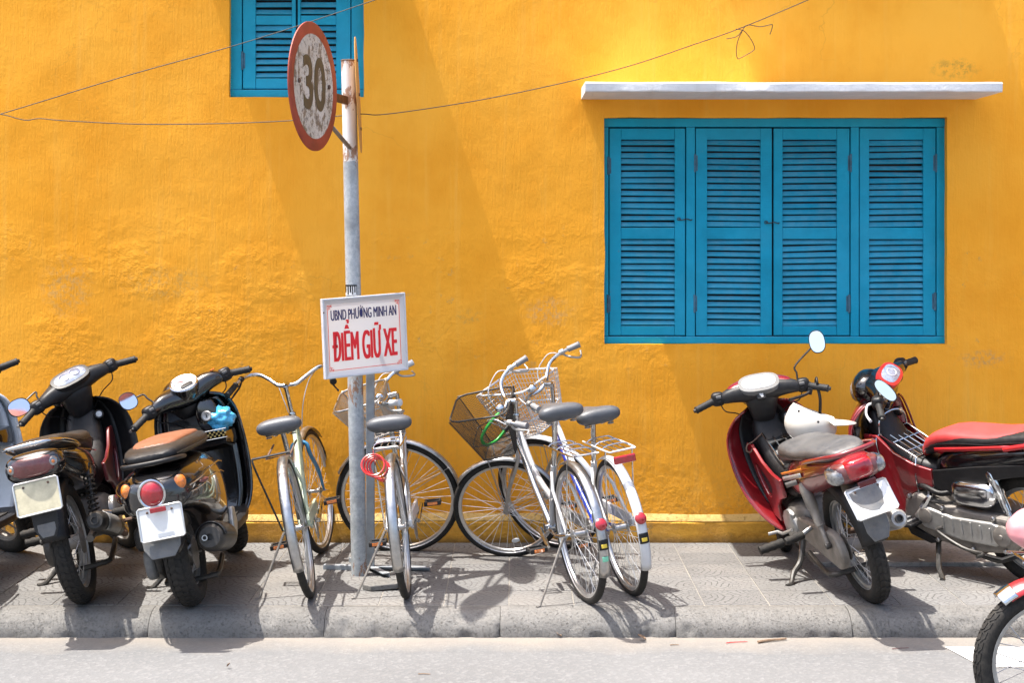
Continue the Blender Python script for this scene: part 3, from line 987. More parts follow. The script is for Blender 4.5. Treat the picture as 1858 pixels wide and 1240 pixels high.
# its arm and brace run back to the pole (they belong to the pole)
pz1 = C30.z - 0.02
pA = BASE + ax * (pz1 / 2.56)
mb = MB()
arm0 = C30 - e * 0.10 - nrm * 0.014 + Vector((0, 0, -0.02))
d = (pA - arm0)
side = Vector((d.y, -d.x, 0)).normalized()
for q in (0,):
    L_ = d.length + 0.03
    rot = Matrix.Rotation(math.atan2(d.y, d.x), 3, 'Z')
    mb.box(arm0 + d.normalized() * L_ / 2 - BASE, (L_, 0.008, 0.042), rot)
build('sign_arm', mb, MT['rust_metal'], pole, smooth=0, bevel=0.001)
pB = BASE + ax * ((CAMZ + 152 / FPX * 7.83) / 2.56)
arm1 = C30 - e * 0.02 - nrm * 0.016 + Vector((0, 0, -0.06))
mb = MB().tube([arm1 - BASE, pB - BASE + Vector((0.0, -0.03, 0))], 0.011, 6)
build('brace', mb, MT['dirty_alloy'], pole, smooth=30)
# second sign, seen from its edge
sg2 = empty('round_sign_plate', at(650, 172, 7.86))
tag(sg2, 'ochre backed round sign plate seen edge on at the pole top', 'sign')
n2 = Vector((1, 0.070, 0.0)).normalized()
e2 = Vector((-0.070, 1, 0)).normalized()
B2 = Matrix(((e2.x, 0, n2.x, 0), (e2.y, 0, n2.y, 0), (0, 1, 0, 0), (0, 0, 0, 1)))
B2 = Matrix.Rotation(rad(-3), 4, 'Y') @ B2
build('disc', MB().lathe([(0.286, -0.003), (0.29, 0.0), (0.286, 0.003)], (0, 0, 0), (0, 0, 1), 56), sign_back, sg2, M=B2)
for q in (-0.17, 0.0, 0.17):
    build('bolt', MB().lathe([(0.008, 0.003), (0.008, 0.009)], (-0.02, q, 0), (0, 0, 1), 10), MT['rust_metal'], sg2, M=B2)

# ------------------------------------------------------------------ parking notice on its own stand
t = NT('white_sign_sheet')
v = t.coord()
t.set(Base_Color=t.mix(t.noise(v, 4, 4), (0.76, 0.76, 0.78), (0.82, 0.82, 0.83)), Roughness=0.35)
tr = t.n('BsdfTranslucent')
tr.inputs[0].default_value = (0.80, 0.80, 0.80, 1)
mx = t.n('MixShader')
mx.inputs[0].default_value = 0.42
t.link(t.b.outputs[0], mx.inputs[1])
t.link(tr.outputs[0], mx.inputs[2])
t.link(mx.outputs[0], t.out.inputs[0])
sheet_mat = t.m
frame_mat = mat('pale_aluminium_frame', (0.62, 0.63, 0.65), 0.45, 0.3, var=0.1)
SW, SH = 0.50, 0.385
pl = at(585, 616, 7.56)
pr = at(735.5, 601, 7.86)
sc_ = (pl + pr) / 2
ex_ = (pr - pl)
SW = ex_.length
ex_.normalize()
ez_ = Vector((-0.022, 0, 1)); ez_ = (ez_ - ex_ * ez_.dot(ex_)).normalized()
en_ = ex_.cross(ez_)
BS = Matrix(((ex_.x, ez_.x, en_.x, 0), (ex_.y, ez_.y, en_.y, 0), (ex_.z, ez_.z, en_.z, 0), (0, 0, 0, 1)))
board = empty('parking_notice_board', sc_)
tag(board, 'white parking notice board with red and navy lettering in front of the pole', 'sign')
mb = MB()
fw = 0.009
for sx in (-1, 1):
    mb.box((sx * (SW / 2 - fw / 2), 0, 0.004), (fw, SH, 0.020))
for sy in (-1, 1):
    mb.box((0, sy * (SH / 2 - fw / 2), 0.004), (SW - 2 * fw + 0.001, fw, 0.0195))
build('frame', mb, frame_mat, board, smooth=0, bevel=0.002, M=BS)
mb = MB()
for sx in (-1, 1):
    mb.add([(sx * (SW / 2 - fw), -SH / 2 + fw, 0.0105), (sx * (SW / 2 - fw - 0.02), -SH / 2 + fw + 0.02, 0.0015), (sx * (SW / 2 - fw - 0.02), SH / 2 - fw - 0.02, 0.0015), (sx * (SW / 2 - fw), SH / 2 - fw, 0.0105)], [(0, 1, 2, 3)])
    mb.add([(-SW / 2 + fw, sx * (SH / 2 - fw), 0.0105), (-SW / 2 + fw + 0.02, sx * (SH / 2 - fw - 0.02), 0.0015), (SW / 2 - fw - 0.02, sx * (SH / 2 - fw - 0.02), 0.0015), (SW / 2 - fw, sx * (SH / 2 - fw), 0.0105)], [(0, 1, 2, 3)])
build('bevelled_border', mb, sheet_mat, board, smooth=0, M=BS)
build('sheet', MB().add([(-SW / 2 + fw, -SH / 2 + fw, 0), (SW / 2 - fw, -SH / 2 + fw, 0), (SW / 2 - fw, SH / 2 - fw, 0), (-SW / 2 + fw, SH / 2 - fw, 0)], [(0, 1, 2, 3)]), sheet_mat, board, smooth=0, M=BS)
def fit_text(name, body, cx, cy, w, h, m, bold):
    o = text(name, body, 1.0, m, board, Matrix.Identity(4), 1.0, 0.0)
    me = o.data
    base = [v_.co.copy() for v_ in me.vertices]
    faces = [tuple(p.vertices) for p in me.polygons]
    mb = MB()
    for q in (-1.0, -0.5, 0.0, 0.5, 1.0):              # heavier strokes: the same letters side by side
        mb.add([p + Vector((q * bold, 0, 0.0005 * q)) for p in base], faces)
    xs_ = [p.x for p in mb.v]
    kx = w / (max(xs_) - min(xs_))
    ky = h / 0.73
    mid = (max(xs_) + min(xs_)) / 2
    vs = []
    for p in mb.v:
        y = p.y
        if y > 0.40:
            y = 0.40 + (y - 0.40) * 0.72
        vs.append(BS @ Vector(((p.x - mid) * kx + cx, y * ky + cy, p.z * 0.4 + 0.0022)))
    me.clear_geometry()
    me.from_pydata([tuple(q) for q in vs], [], mb.f)
    return o
fit_text('navy_line', 'UBND PHƯỜNG MINH AN', 0.0, 0.106, SW * 0.79, 0.052, MT['navy_mark'], 0.034)
fit_text('red_line', 'ĐIỂM GIỮ XE', 0.0, -0.054, SW * 0.78, 0.146, MT['red_mark'], 0.058)
mb = MB()
hw_, hh_ = SW * 0.43, SH * 0.405
for sx in (-1, 1):
    mb.box((sx * hw_, 0, 0.0022), (0.0025, 2 * hh_ - 0.04, 0.001))
mb.box((0, -hh_, 0.0022), (2 * hw_ - 0.05, 0.0025, 0.001))
for sx in (-1, 1):
    for sy in (-1, 1):
        for (u, v_, w_, h_) in ((0.0, 0.008, 0.0025, 0.02), (0.010, 0.0, 0.022, 0.0025), (0.008, 0.010, 0.0025, 0.0105), (0.016, 0.006, 0.018, 0.0025), (0.014, 0.014, 0.010, 0.0025), (0.004, 0.018, 0.010, 0.0025), (0.022, 0.002, 0.0025, 0.010)):
            mb.box((sx * (hw_ + 0.001 - u), sy * (hh_ + 0.001 - v_), 0.0024), (w_, h_, 0.001))
build('red_border', mb, MT['red_mark'], board, smooth=0, M=BS)
build('screw', MB().lathe([(0.004, 0.0135), (0.004, 0.016), (0.002, 0.017)], (-SW / 2 + fw / 2, SH * 0.33, 0), (0, 0, 1), 8), MT['rust_metal'], board, M=BS)

stand_mat = mat('grey_painted_steel', (0.26, 0.29, 0.32), 0.5, 0.2, var=0.2, scale=18, dust=0.35)
SB = at(672, 1042, 7.98)
SB.z = 0
stand = empty('sign_stand', SB)
tag(stand, 'grey steel stand with crossed feet holding the parking notice board', 'stand')
mb = MB().box((0, 0, 0.65), (0.042, 0.03, 1.26))
build('post', mb, stand_mat, stand, smooth=0, bevel=0.003)
top_c = sc_ - SB - en_ * 0.03
for dz in (0.10, -0.12):
    a_ = Vector((0.0, -0.015, top_c.z + dz))
    b_ = Vector((top_c.x + ex_.x * 0.03, top_c.y + ex_.y * 0.03, top_c.z + dz))
    build('bracket', MB().tube([a_, b_], 0.010, 6), stand_mat, stand, smooth=30)
for ang, ln in ((-6, 0.30), (172, 0.24), (-62, 0.20), (118, 0.24)):
    rot = Matrix.Rotation(rad(ang), 3, 'Z')
    m2 = MB()
    m2.box(rot @ Vector((ln / 2, 0, 0.020)), (ln, 0.035, 0.005), rot)
    m2.box(rot @ Vector((ln / 2, 0.017, 0.012)), (ln, 0.005, 0.022), rot)
    build('foot', m2, stand_mat, stand, smooth=0, bevel=0.001)

# broken tile lying by the stand
mb = MB()
pts = [(-0.09, -0.03), (-0.05, -0.075), (0.075, -0.06), (0.10, -0.01), (0.05, 0.035), (-0.06, 0.02)]
mb.loft([[Vector((x, y, 0.006)) for x, y in pts], [Vector((x, y, 0.032)) for x, y in pts]])
bt = build('broken_paving_piece', mb, kerb_mat, None, smooth=0, bevel=0.004)
bt.location = at(692, 1072, 7.58) * 1
bt.location.z = 0.0
bt.rotation_euler = (0.03, -0.05, 0.1)
tag(bt, 'broken chunk of grey paving lying beside the pole foot', 'rubble')

# ------------------------------------------------------------------ wires
wire_mat = mat('weathered_wire', (0.028, 0.024, 0.02), 0.6, 0.2, var=0.3, scale=20)
def wire(name, pts, L, r, label):
    P = [at(x, y, l) for (x, y, l) in pts]
    base = P[0]
    o = build(name, MB().tube(spline([p - base for p in P], 8), r, 6), wire_mat, None)
    o.location = base
    tag(o, label, 'wire', 'wires strung along the wall')
    return o
wire('overhead_wire', [(-250, 280, 8.2), (0, 207, 8.2), (220, 140, 8.2), (460, 72, 8.2), (690, -4, 8.2), (900, -80, 8.2)], 8.2, 0.0026, 'straight thin wire rising in front of the small window')
w2 = wire('overhead_wire', [(-250, 195, 8.1), (-60, 203, 8.1), (0, 207, 8.1), (32, 215, 8.1), (50, 218, 8.1), (72, 215, 8.1), (120, 219, 8.1), (250, 225, 8.1), (400, 224, 8.1), (538, 218, 8.0), (648, 207, 7.95), (700, 207, 8.0), (850, 185, 8.1), (1000, 155, 8.1), (1140, 120, 8.1), (1260, 80, 8.1), (1340, 52, 8.1), (1460, 2, 8.1), (1600, -60, 8.1)], 8.1, 0.0026, 'sagging thin wire passing the pole with a knotted loose end')
b0 = at(-250, 195, 8.1)
mb = MB()
for pts in ([(1352, 46), (1340, 70), (1336, 90), (1338, 105), (1345, 104), (1366, 92), (1369, 85), (1362, 70), (1350, 56), (1335, 52)], [(1318, 70), (1336, 66), (1346, 56), (1356, 45), (1380, 48), (1400, 44), (1401, 50), (1397, 62)]):
    mb.tube(spline([at(x, y, 8.09) - b0 for x, y in pts], 6), 0.0022, 6)
build('loose_end', mb, wire_mat, w2)

# small litter on the road
def litter(name, px, py, ln, ang, r, m, label):
    L = FPX * (CAMZ - ROAD_Z) / (py - HZ)
    o = build(name, MB().tube(spline([(-ln / 2, 0, r), (-ln * 0.1, 0.004, r * 1.1), (ln / 2, 0, r)], 3), [r, r * 1.1, r, r * 1.05, r * 0.9, r * 0.9, r * 0.7], 6), m, None)
    o.location = ((px - 929) / FPX * L, L, ROAD_Z + 0.002)
    o.rotation_euler = (0, 0, rad(ang))
    tag(o, label, 'litter')
twig = mat('dry_twig', (0.20, 0.13, 0.08), 0.8, var=0.3, scale=40)
litter('dry_twig', 1401, 1166, 0.145, 22, 0.0055, twig, 'brown dry twig lying on the road below the kerb')
litter('red_straw', 1337, 1168, 0.10, 14, 0.0018, MT['red_mark'], 'thin red straw on the road left of the twig')
litter('red_straw', 1634, 1179, 0.08, 14, 0.0015, MT['dull_red_lens'], 'thin faded red straw on the road near the white stripe')
litter('dry_twig', 1224, 1173, 0.04, 4, 0.002, twig, 'tiny brown twig scrap on the road under the kerb')
litter('dry_twig', 770, 1226, 0.05, -3, 0.002, twig, 'short dark stick on the road near the bottom edge')
def leaf(px, py, s, label):
    L = FPX * (CAMZ - ROAD_Z) / (py - HZ)
    rows = [[Vector((s * (i / 4 - 0.5), s * 0.35 * math.sin(PI * (i + 0.15) / 4.3) * j, ROAD_Z + 0.006 + 0.006 * abs(j) + 0.004 * i)) for i in range(5)] for j in (-1, 0, 1)]
    o = build('dry_leaf', MB().sheet([[p - Vector((0, 0, ROAD_Z)) for p in r] for r in rows]), twig, None, solid=0.0008)
    o.location = ((px - 929) / FPX * L, L, ROAD_Z)
    o.rotation_euler = (0, 0, px)
    tag(o, label, 'leaf')
leaf(414, 1215, 0.018, 'crumpled dry leaf alone on the road at lower left')
leaf(1165, 1164, 0.04, 'flat pale leaf on the road by the kerb foot')
leaf(1014, 1158, 0.03, 'small tan leaf against the kerb foot')
# concrete drain cover slab near the right hand bikes
mb = MB().box((2.32, 8.36, 0.008), (1.55, 0.58, 0.026))
o = build('drain_cover_slab', mb, concrete_material('slab_concrete', (0.25, 0.235, 0.21), (0.33, 0.31, 0.28), (0.14, 0.13, 0.12), 0.4, 0.005), None, smooth=0, bevel=0.006)
tag(o, 'low concrete slab with a straight front edge under the red motorbike', 'slab')
# ------------------------------------------------------------------ wheels shared by every vehicle
def wheel(parent, name, c, R, tr, tw, mats, rimw, nsp, hub_r, hub_w, sp_r, M=None, tread=False, rim_depth=0.012, nseg=56):
    """a wheel round the x axis at c: rim mesh with tyre, hub and spokes as its pieces"""
    c = Vector(c)
    Rr = R - 2 * tr + 0.004
    prof = [(0.002, -rimw), (0.006, -rimw), (0.004, -rimw * 0.75), (-rim_depth, -rimw * 0.55), (-rim_depth - 0.003, 0), (-rim_depth, rimw * 0.55), (0.004, rimw * 0.75), (0.006, rimw), (0.002, rimw), (-rim_depth + 0.005, 0)]
    w = build(name, MB().torus(c, (1, 0, 0), Rr, 0, 0, nseg, prof=prof), mats['rim'], parent, M=M)
    m = 14
    tp = []
    for k in range(m):
        a = 2 * PI * k / m
        q = math.cos(a)
        tp.append((tr * q * (0.96 if tread and q > 0.3 else 1.0), tw * math.sin(a)))
    mb = MB().torus(c, (1, 0, 0), R - tr, 0, 0, nseg, prof=tp)
    if tread:
        # raised tread blocks round the outside
        nb = 44
        for i in range(nb):
            for sx in (-1, 1):
                a0 = 2 * PI * (i + (0.25 if sx > 0 else 0)) / nb
                for (x0, x1, da, rr) in ((0.004, 0.48, 0.30, 1.0), (0.56, 0.84, 0.55, 0.80)):
                    pts = []
                    for (u, dv) in ((x0, 0.0), (x1, da), (x1, da + 0.62), (x0, 0.62)):
                        ang = a0 + dv * 2 * PI / nb * 0.95
                        x = sx * u * tw
                        h = tr * math.sqrt(max(0.02, 1 - u * u)) + 0.0022
                        d = Vector((0, math.cos(ang), math.sin(ang)))
                        pts.append((c + Vector((x, 0, 0)) + d * (R - tr + h), c + Vector((x, 0, 0)) + d * (R - tr + h - 0.006)))
                    mb.loft([[p[1] for p in pts], [p[0] for p in pts]])
    build('tyre', mb, mats['tyre'], w, M=M, smooth=35)
    build('hub', MB().lathe([(0.004, -hub_w - 0.03), (0.006, -hub_w - 0.012), (hub_r, -hub_w), (hub_r, -hub_w + 0.004), (hub_r * 0.55, -hub_w + 0.01), (hub_r * 0.55, hub_w - 0.01), (hub_r, hub_w - 0.004), (hub_r, hub_w), (0.006, hub_w + 0.012), (0.004, hub_w + 0.03)], c, (1, 0, 0), 16), mats['hub'], w, M=M)
    mb = MB()
    for i in range(nsp):
        a = 2 * PI * i / nsp
        sx = 1 if i % 2 else -1
        tw_ = (0.55 if (i // 2) % 2 else -0.55) * 1.3
        p0 = c + Vector((sx * hub_w * 0.95, math.cos(a + tw_) * hub_r * 0.92, math.sin(a + tw_) * hub_r * 0.92))
        p1 = c + Vector((0, math.cos(a) * (Rr - rim_depth), math.sin(a) * (Rr - rim_depth)))
        mb.tube([p0, p1], sp_r, 4)
    o = build('spokes', mb, mats['spoke'], w, M=M)
    o['kind'] = 'stuff'
    return w

def fender(c, R, w, a0, a1, n=26, drop=0.012, m=7):
    """curved guard round the x axis at c, angles from forward over the top"""
    c = Vector(c)
    rows = []
    for i in range(n + 1):
        a = rad(a0 + (a1 - a0) * i / n)
        row = []
        for k in range(m):
            u = -1 + 2 * k / (m - 1)
            rr = R - drop * u * u
            row.append(c + Vector((u * w, math.cos(a) * rr, math.sin(a) * rr)))
        rows.append(row)
    return MB().sheet(rows)

BM = dict(rim=MT['rim'], tyre=MT['rubber'], hub=MT['steel'], spoke=MT['spoke'])

def grid_panel(mb, q00, q10, q11, q01, nu, nv, r, bulge=None):
    """wires in both directions over a four sided panel"""
    def P(u, v):
        p = (q00 * (1 - u) + q10 * u) * (1 - v) + (q01 * (1 - u) + q11 * u) * v
        return p
    for i in range(nu + 1):
        mb.tube([P(i / nu, 0), P(i / nu, 1)], r, 3)
    for j in range(nv + 1):
        mb.tube([P(0, j / nv), P(1, j / nv)], r, 3)

def basket(parent, style, o, M, k=1.0):
    """front basket; o = middle of its rear bottom edge, +y is forward"""
    o = Vector(o)
    if style == 'wire':
        top = [(-0.17, -0.03, 0.25), (0.17, -0.03, 0.25), (0.175, 0.27, 0.27), (-0.175, 0.27, 0.27)]
        bot = [(-0.125, 0.0, 0.0), (0.125, 0.0, 0.0), (0.125, 0.20, 0.0), (-0.125, 0.20, 0.0)]
        m_, r_frame, r_w, pitch = MT['white_paint'], 0.0055, 0.0016, 0.024
    else:
        top = [(-0.175, -0.04, 0.24), (0.175, -0.04, 0.24), (0.16, 0.26, 0.27), (-0.16, 0.26, 0.27)]
        bot = [(-0.12, 0.0, 0.0), (0.12, 0.0, 0.0), (0.115, 0.17, 0.0), (-0.115, 0.17, 0.0)]
        m_, r_frame, r_w, pitch = (MT['black_metal'] if style == 'mesh' else MT['steel']), 0.005, 0.0009, 0.0085
    T = [o + Vector(p) * k for p in top]
    B = [o + Vector(p) * k for p in bot]
    def rounded(P, k=0.16):
        out = []
        for i in range(4):
            a, b, c_ = P[i - 1], P[i], P[(i + 1) % 4]
            out += [b + (a - b) * k, b + (a - b) * k * 0.3 + (c_ - b) * k * 0.3, b + (c_ - b) * k]
        return out
    mb = MB().tube(rounded(T), r_frame, 7, closed=True)
    bk = build('basket', mb, m_, parent, M=M)
    mb = MB().tube(rounded(B), r_frame * 0.7, 6, closed=True)
    mid = [t_ * 0.35 + b_ * 0.65 for t_, b_ in zip(T, B)]
    mb.tube(rounded(mid), r_frame * 0.55, 6, closed=True)
    for i in range(4):
        mb.tube([T[i] * 0.97 + (T[i - 1] + T[(i + 1) % 4]) * 0.015, B[i] * 0.97 + (B[i - 1] + B[(i + 1) % 4]) * 0.015], r_frame * 0.55, 6)
    build('basket_frame', mb, m_, bk, M=M)['kind'] = 'stuff'
    mb = MB()
    for i in range(4):
        a, b = i, (i + 1) % 4
        w = (T[b] - T[a]).length
        h = (T[a] - B[a]).length
        grid_panel(mb, B[a], B[b], T[b], T[a], max(2, round(w / pitch)), max(2, round(h / pitch)), r_w)
    grid_panel(mb, B[0], B[1], B[2], B[3], max(2, round(0.24 / pitch)), max(2, round(0.17 / pitch)), r_w)
    build('wire_mesh', mb, m_, bk, M=M, smooth=0)['kind'] = 'stuff'
    return bk

def bicycle(label, loc, heading, lean, steer, R=0.33, Rf=None, frame_m=None, frame2_m=None, fork_m=None, bars='upright', grip_m=None, basket_style=None, rack=None, fender_m=None,
            reflector=None, plates=False, saddle_z=0.80, bar_z=0.93, wb=1.05, stand_a=8, pitch=0.0, crank_a=20, bar_tilt=0, bk_off=0.0, bk_scale=1.0):
    Rf = Rf or R
    root = empty('bicycle', loc, heading, lean)
    root.rotation_euler.x = rad(pitch)
    tag(root, label, 'bicycle', 'bicycles parked in front of the yellow wall')
    steel, chrome = MT['steel'], MT['chrome']
    V = Vector
    BB, S = V((0, 0.43, 0.275)), V((0, 0.275, 0.60))
    HB, HT = V((0, 0.875, 0.64)), V((0, 0.835, 0.765))
    sa = (HT - HB).normalized()
    dy = wb - 1.05
    for q in (HB, HT):
        q.y += dy
    FA = V((0, wb, Rf))
    RA = V((0, 0, R))
    MS = Matrix.Translation(HB) @ Matrix.Rotation(rad(steer), 4, sa) @ Matrix.Translation(-HB)
    # --- frame
    mb = MB()
    mb.tube([HB - sa * 0.015, HT + sa * 0.01], 0.019, 14)
    build('head_tube', mb, frame_m, root)
    d1, d2 = HB + sa * 0.02, BB
    mb = MB().tube([d1, d1 * 0.5 + d2 * 0.5 + V((0, -0.01, -0.025)), d2], 0.0165, 12)
    build('down_tube', mb, frame_m, root)
    mb = MB().tube(spline([HT - sa * 0.02, V((0, 0.60 + dy, 0.52)), V((0, 0.335, 0.42))], 6), 0.014, 12)
    build('top_tube', mb, frame2_m or frame_m, root)
    build('seat_tube', MB().tube([BB, S], 0.0155, 12), frame2_m or frame_m, root)
    for sx in (-1, 1):
        build('chain_stay', MB().tube([BB + V((sx * 0.022, -0.03, 0)), V((sx * 0.045, 0.22, R - 0.045)), RA + V((sx * 0.062, 0, 0))], [0.010, 0.009, 0.007], 8), frame_m, root)
        build('seat_stay', MB().tube([S + V((sx * 0.018, -0.01, -0.03)), V((sx * 0.048, 0.18, 0.50)), RA + V((sx * 0.060, 0, 0.0))], [0.008, 0.008, 0.007], 8), frame2_m or frame_m, root)
    build('bottom_bracket', MB().lathe([(0.021, -0.036), (0.022, 0), (0.021, 0.036)], BB, (1, 0, 0), 14), frame_m, root)
    # --- wheels
    wheel(root, 'rear_wheel', RA, R, 0.018, 0.018, BM, 0.014, 36, 0.024, 0.034, 0.00115)
    wheel(root, 'front_wheel', FA, Rf, 0.018, 0.018, BM, 0.014, 36, 0.019, 0.032, 0.00115, M=MS)
    # --- fenders
    fm = fender_m or (MT['white_paint'] if plates else steel)
    rf = build('rear_fender', fender(RA, R + 0.016, 0.0245, 62, 205 if rack else 200), fm, root, solid=0.0015)
    for sx in (-1, 1):
        build('fender_stay', MB().tube([RA + V((sx * 0.055, 0, 0)), RA + V((sx * 0.028, -math.cos(rad(8)) * (R + 0.01), math.sin(rad(8)) * (R + 0.01)))], 0.0022, 5), steel, rf)
    ff = build('front_fender', fender(FA, Rf + 0.016, 0.024, 48, 198), fm, root, solid=0.0015, M=MS)
    for sx in (-1, 1):
        build('fender_stay', MB().tube([FA + V((sx * 0.05, 0, 0)), FA + V((sx * 0.027, -math.cos(rad(12)) * (Rf + 0.01), math.sin(rad(12)) * (Rf + 0.01)))], 0.0022, 5), steel, ff, M=MS)
    # --- fork and stem
    crown = HB - sa * 0.03
    mb = MB()
    for sx in (-1, 1):
        mb.tube(spline([crown + V((sx * 0.006, 0, 0.012)), crown + V((sx * 0.038, 0, -0.005)), crown + V((sx * 0.046, 0.012, -0.06)), FA + V((sx * 0.05, -0.055, 0.12)), FA + V((sx * 0.051, 0, 0.0))], 5), [0.011] * 16 + [0.010, 0.009, 0.008, 0.007, 0.006], 9)
    build('fork', mb, fork_m or frame_m, root, M=MS)
    ST = HT + sa * (bar_z - HT.z) / sa.z
    mb = MB().tube([HT, ST], 0.0115, 10)
    mb.lathe([(0.02, -0.006), (0.021, 0.006), (0.014, 0.016)], HT + sa * 0.012, sa, 12)
    mb.tube([ST - V((0, 0.0, 0.004)), ST + V((0, 0.045, 0.0))], [0.015, 0.017], 10)
    build('stem', mb, chrome, root, M=MS)
    HC = ST + V((0, 0.05, 0))
    # --- handlebar
    if bars == 'wide':
        half = [(0, 0, 0), (0.05, 0.0, 0.004), (0.10, 0.03, 0.035), (0.155, 0.05, 0.066), (0.20, 0.03, 0.074), (0.235, -0.03, 0.062), (0.262, -0.10, 0.030), (0.278, -0.15, 0.005)]
        ng = 2
    elif bars == 'low':
        half = [(0, 0, 0), (0.045, 0.01, 0.0), (0.085, 0.02, 0.012), (0.130, 0.02, 0.028), (0.17, 0.0, 0.038), (0.205, -0.035, 0.042), (0.235, -0.085, 0.04), (0.252, -0.115, 0.038)]
    else:
        half = [(0, 0, 0), (0.045, 0.01, 0.0), (0.085, 0.03, 0.03), (0.135, 0.035, 0.085), (0.19, -0.01, 0.115), (0.225, -0.09, 0.118), (0.235, -0.17, 0.112), (0.24, -0.215, 0.108)]
        ng = 2
    MS0 = MS
    MS = MS @ Matrix.Translation(HC) @ Matrix.Rotation(rad(-bar_tilt), 4, 'Y') @ Matrix.Translation(-HC)
    pts = [HC + V((-x, y, z)) for x, y, z in half[::-1]] + [HC + V(h) for h in half[1:]]
    build('handlebar', MB().tube(spline(pts, 6), 0.0112, 10), chrome, root, M=MS)
    gm = grip_m or MT['grip']
    for sx in (-1, 1):
        h = [HC + V((sx * x, y, z)) for x, y, z in half]
        a, b = h[-2] * 0.6 + h[-3] * 0.4, h[-1] + (h[-1] - h[-2]).normalized() * 0.012
        build('grip', MB().tube([a, a * 0.97 + b * 0.03, a * 0.9 + b * 0.1, a * 0.1 + b * 0.9, b * 0.97 + a * 0.03, b], [0.0125, 0.0175, 0.0155, 0.0165, 0.0185, 0.014], 12), gm, root, M=MS)
        lv0 = h[-3] + V((0, 0, -0.012))
        lv = build('brake_lever', MB().tube(spline([lv0, lv0 + V((sx * 0.012, -0.015, -0.03)), lv0 + V((sx * 0.02, -0.075, -0.052)), b + V((sx * 0.012, 0.03, -0.05))], 4), [0.006] * 9 + [0.005, 0.0045, 0.004, 0.006], 7), MT['black_plastic'] if bars == 'wide' else MT['alloy'], root, M=MS)
        build('clamp', MB().lathe([(0.015, -0.012), (0.016, 0), (0.015, 0.012)], h[-3], (h[-2] - h[-3]), 10), MT['black_plastic'] if bars == 'wide' else MT['alloy'], lv, M=MS)
        # brake cable
        cb = [lv0 + V((0, 0.02, 0.004)), lv0 + V((-sx * 0.03, 0.07, 0.03)), HC + V((sx * 0.10, 0.10, 0.02 if bars == 'wide' else 0.0)), HC + V((sx * 0.05, 0.07, -0.10)), HB + V((sx * 0.02, 0.03, 0.05))]
        build('brake_cable', MB().tube(spline(cb, 6), 0.0026, 6), MT['silver_paint'] if bars == 'wide' else MT['white_paint'], root, M=MS)
    if bars != 'wide':
        build('bell', MB().lathe([(0.020, 0), (0.026, 0.008), (0.024, 0.018), (0.014, 0.026), (0.0, 0.029)], HC + V((-0.075, 0.02, 0.035)), (-0.3, 0, 1), 16), chrome, root, M=MS)
    MS = MS0
    # --- saddle
    sp = S + (S - BB).normalized() * 0.05
    SC = V((0, sp.y - (saddle_z - sp.z) * 0.40, saddle_z))
    build('seat_post', MB().tube([S, SC - V((0, 0, 0.03))], 0.0125, 10), chrome, root)
    secs = [(0.155, -0.012, 0.016, 0.014), (0.135, -0.018, 0.022, 0.028), (0.09, -0.022, 0.028, 0.034), (0.03, -0.028, 0.032, 0.050), (-0.03, -0.034, 0.038, 0.084), (-0.075, -0.038, 0.046, 0.108), (-0.110, -0.034, 0.048, 0.112), (-0.135, -0.022, 0.038, 0.098), (-0.145, -0.004, 0.020, 0.06)]
    rings = []
    for (y, zb, zt, hw) in secs:
        rings.append(sellipse(SC + V((0, y, (zb + zt) / 2)), (1, 0, 0), (0, 0, 1), hw, (zt - zb) / 2, 0.75, 18))
    sd = build('saddle', MB().loft(rings), MT['saddle'], root, sub=1, smooth=60)
    mb = MB()
    for sx in (-1, 1):
        mb.tube(spline([SC + V((sx * 0.055, -0.09, -0.022)), SC + V((sx * 0.03, -0.05, -0.042)), SC + V((sx * 0.02, 0.0, -0.036)), SC + V((sx * 0.012, 0.10, 0.002))], 4), 0.0035, 6)
        for k in range(4):
            mb.torus(SC + V((sx * 0.058, -0.088, -0.012 - k * 0.010)), (0, 0, 1), 0.013, 0.003, 0.003, 12, 5)
    build('saddle_springs', mb, steel, sd)
    # --- drive
    cg = BB + V((0.045, 0, 0))
    mb = MB().torus(cg, (1, 0, 0), 0.085, 0.002, 0.006, 36, 6)
    for k in range(5):
        a = 2 * PI * k / 5
        mb.tube([cg, cg + V((0, math.cos(a) * 0.085, math.sin(a) * 0.085))], 0.005, 5)
    build('chainring', mb, steel, root)
    mb = MB().prism([(BB.y + 0.10, BB.z + 0.03), (BB.y + 0.06, BB.z + 0.10), (BB.y - 0.05, BB.z + 0.10), (0.0, R + 0.055), (-0.03, R + 0.03), (-0.02, R), (BB.y - 0.10, BB.z + 0.045), (BB.y + 0.05, BB.z + 0.035)], 0.050, 0.064)
    build('chain_guard', mb, fm if reflector else frame_m, root, smooth=0, bevel=0.004)
    for sx in (-1, 1):
        a = rad(crank_a + (180 if sx < 0 else 0))
        e = BB + V((sx * 0.075, math.cos(a) * 0.165, math.sin(a) * 0.165))
        cr = build('crank', MB().tube([BB + V((sx * 0.06, 0, 0)), e], [0.013, 0.009], 8), chrome, root)
        pc = e + V((sx * 0.058, 0, 0))
        pd = MB()
        for yy in (-0.036, 0.036):
            pd.box(pc + V((0, yy, 0)), (0.085, 0.016, 0.022))
        pd.box(pc, (0.085, 0.012, 0.014))
        for xx in (-0.036, 0.036):
            pd.box(pc + V((xx, 0, 0)), (0.010, 0.060, 0.018))
        build('pedal', pd, MT['black_plastic'] if frame2_m is None else MT['grey_plastic'], root, smooth=0, bevel=0.003)
        rfl = build('pedal_reflector', MB().box(pc + V((0, -0.046, 0)), (0.05, 0.004, 0.014)), MT['orange_lens'], root, smooth=0, bevel=0.001)
    # --- side stand on the left
    mb = MB()
    k0 = RA + V((-0.07, 0.03, -0.015))
    k1 = V((-0.235, 0.02 - 0.006 * stand_a, 0.006))
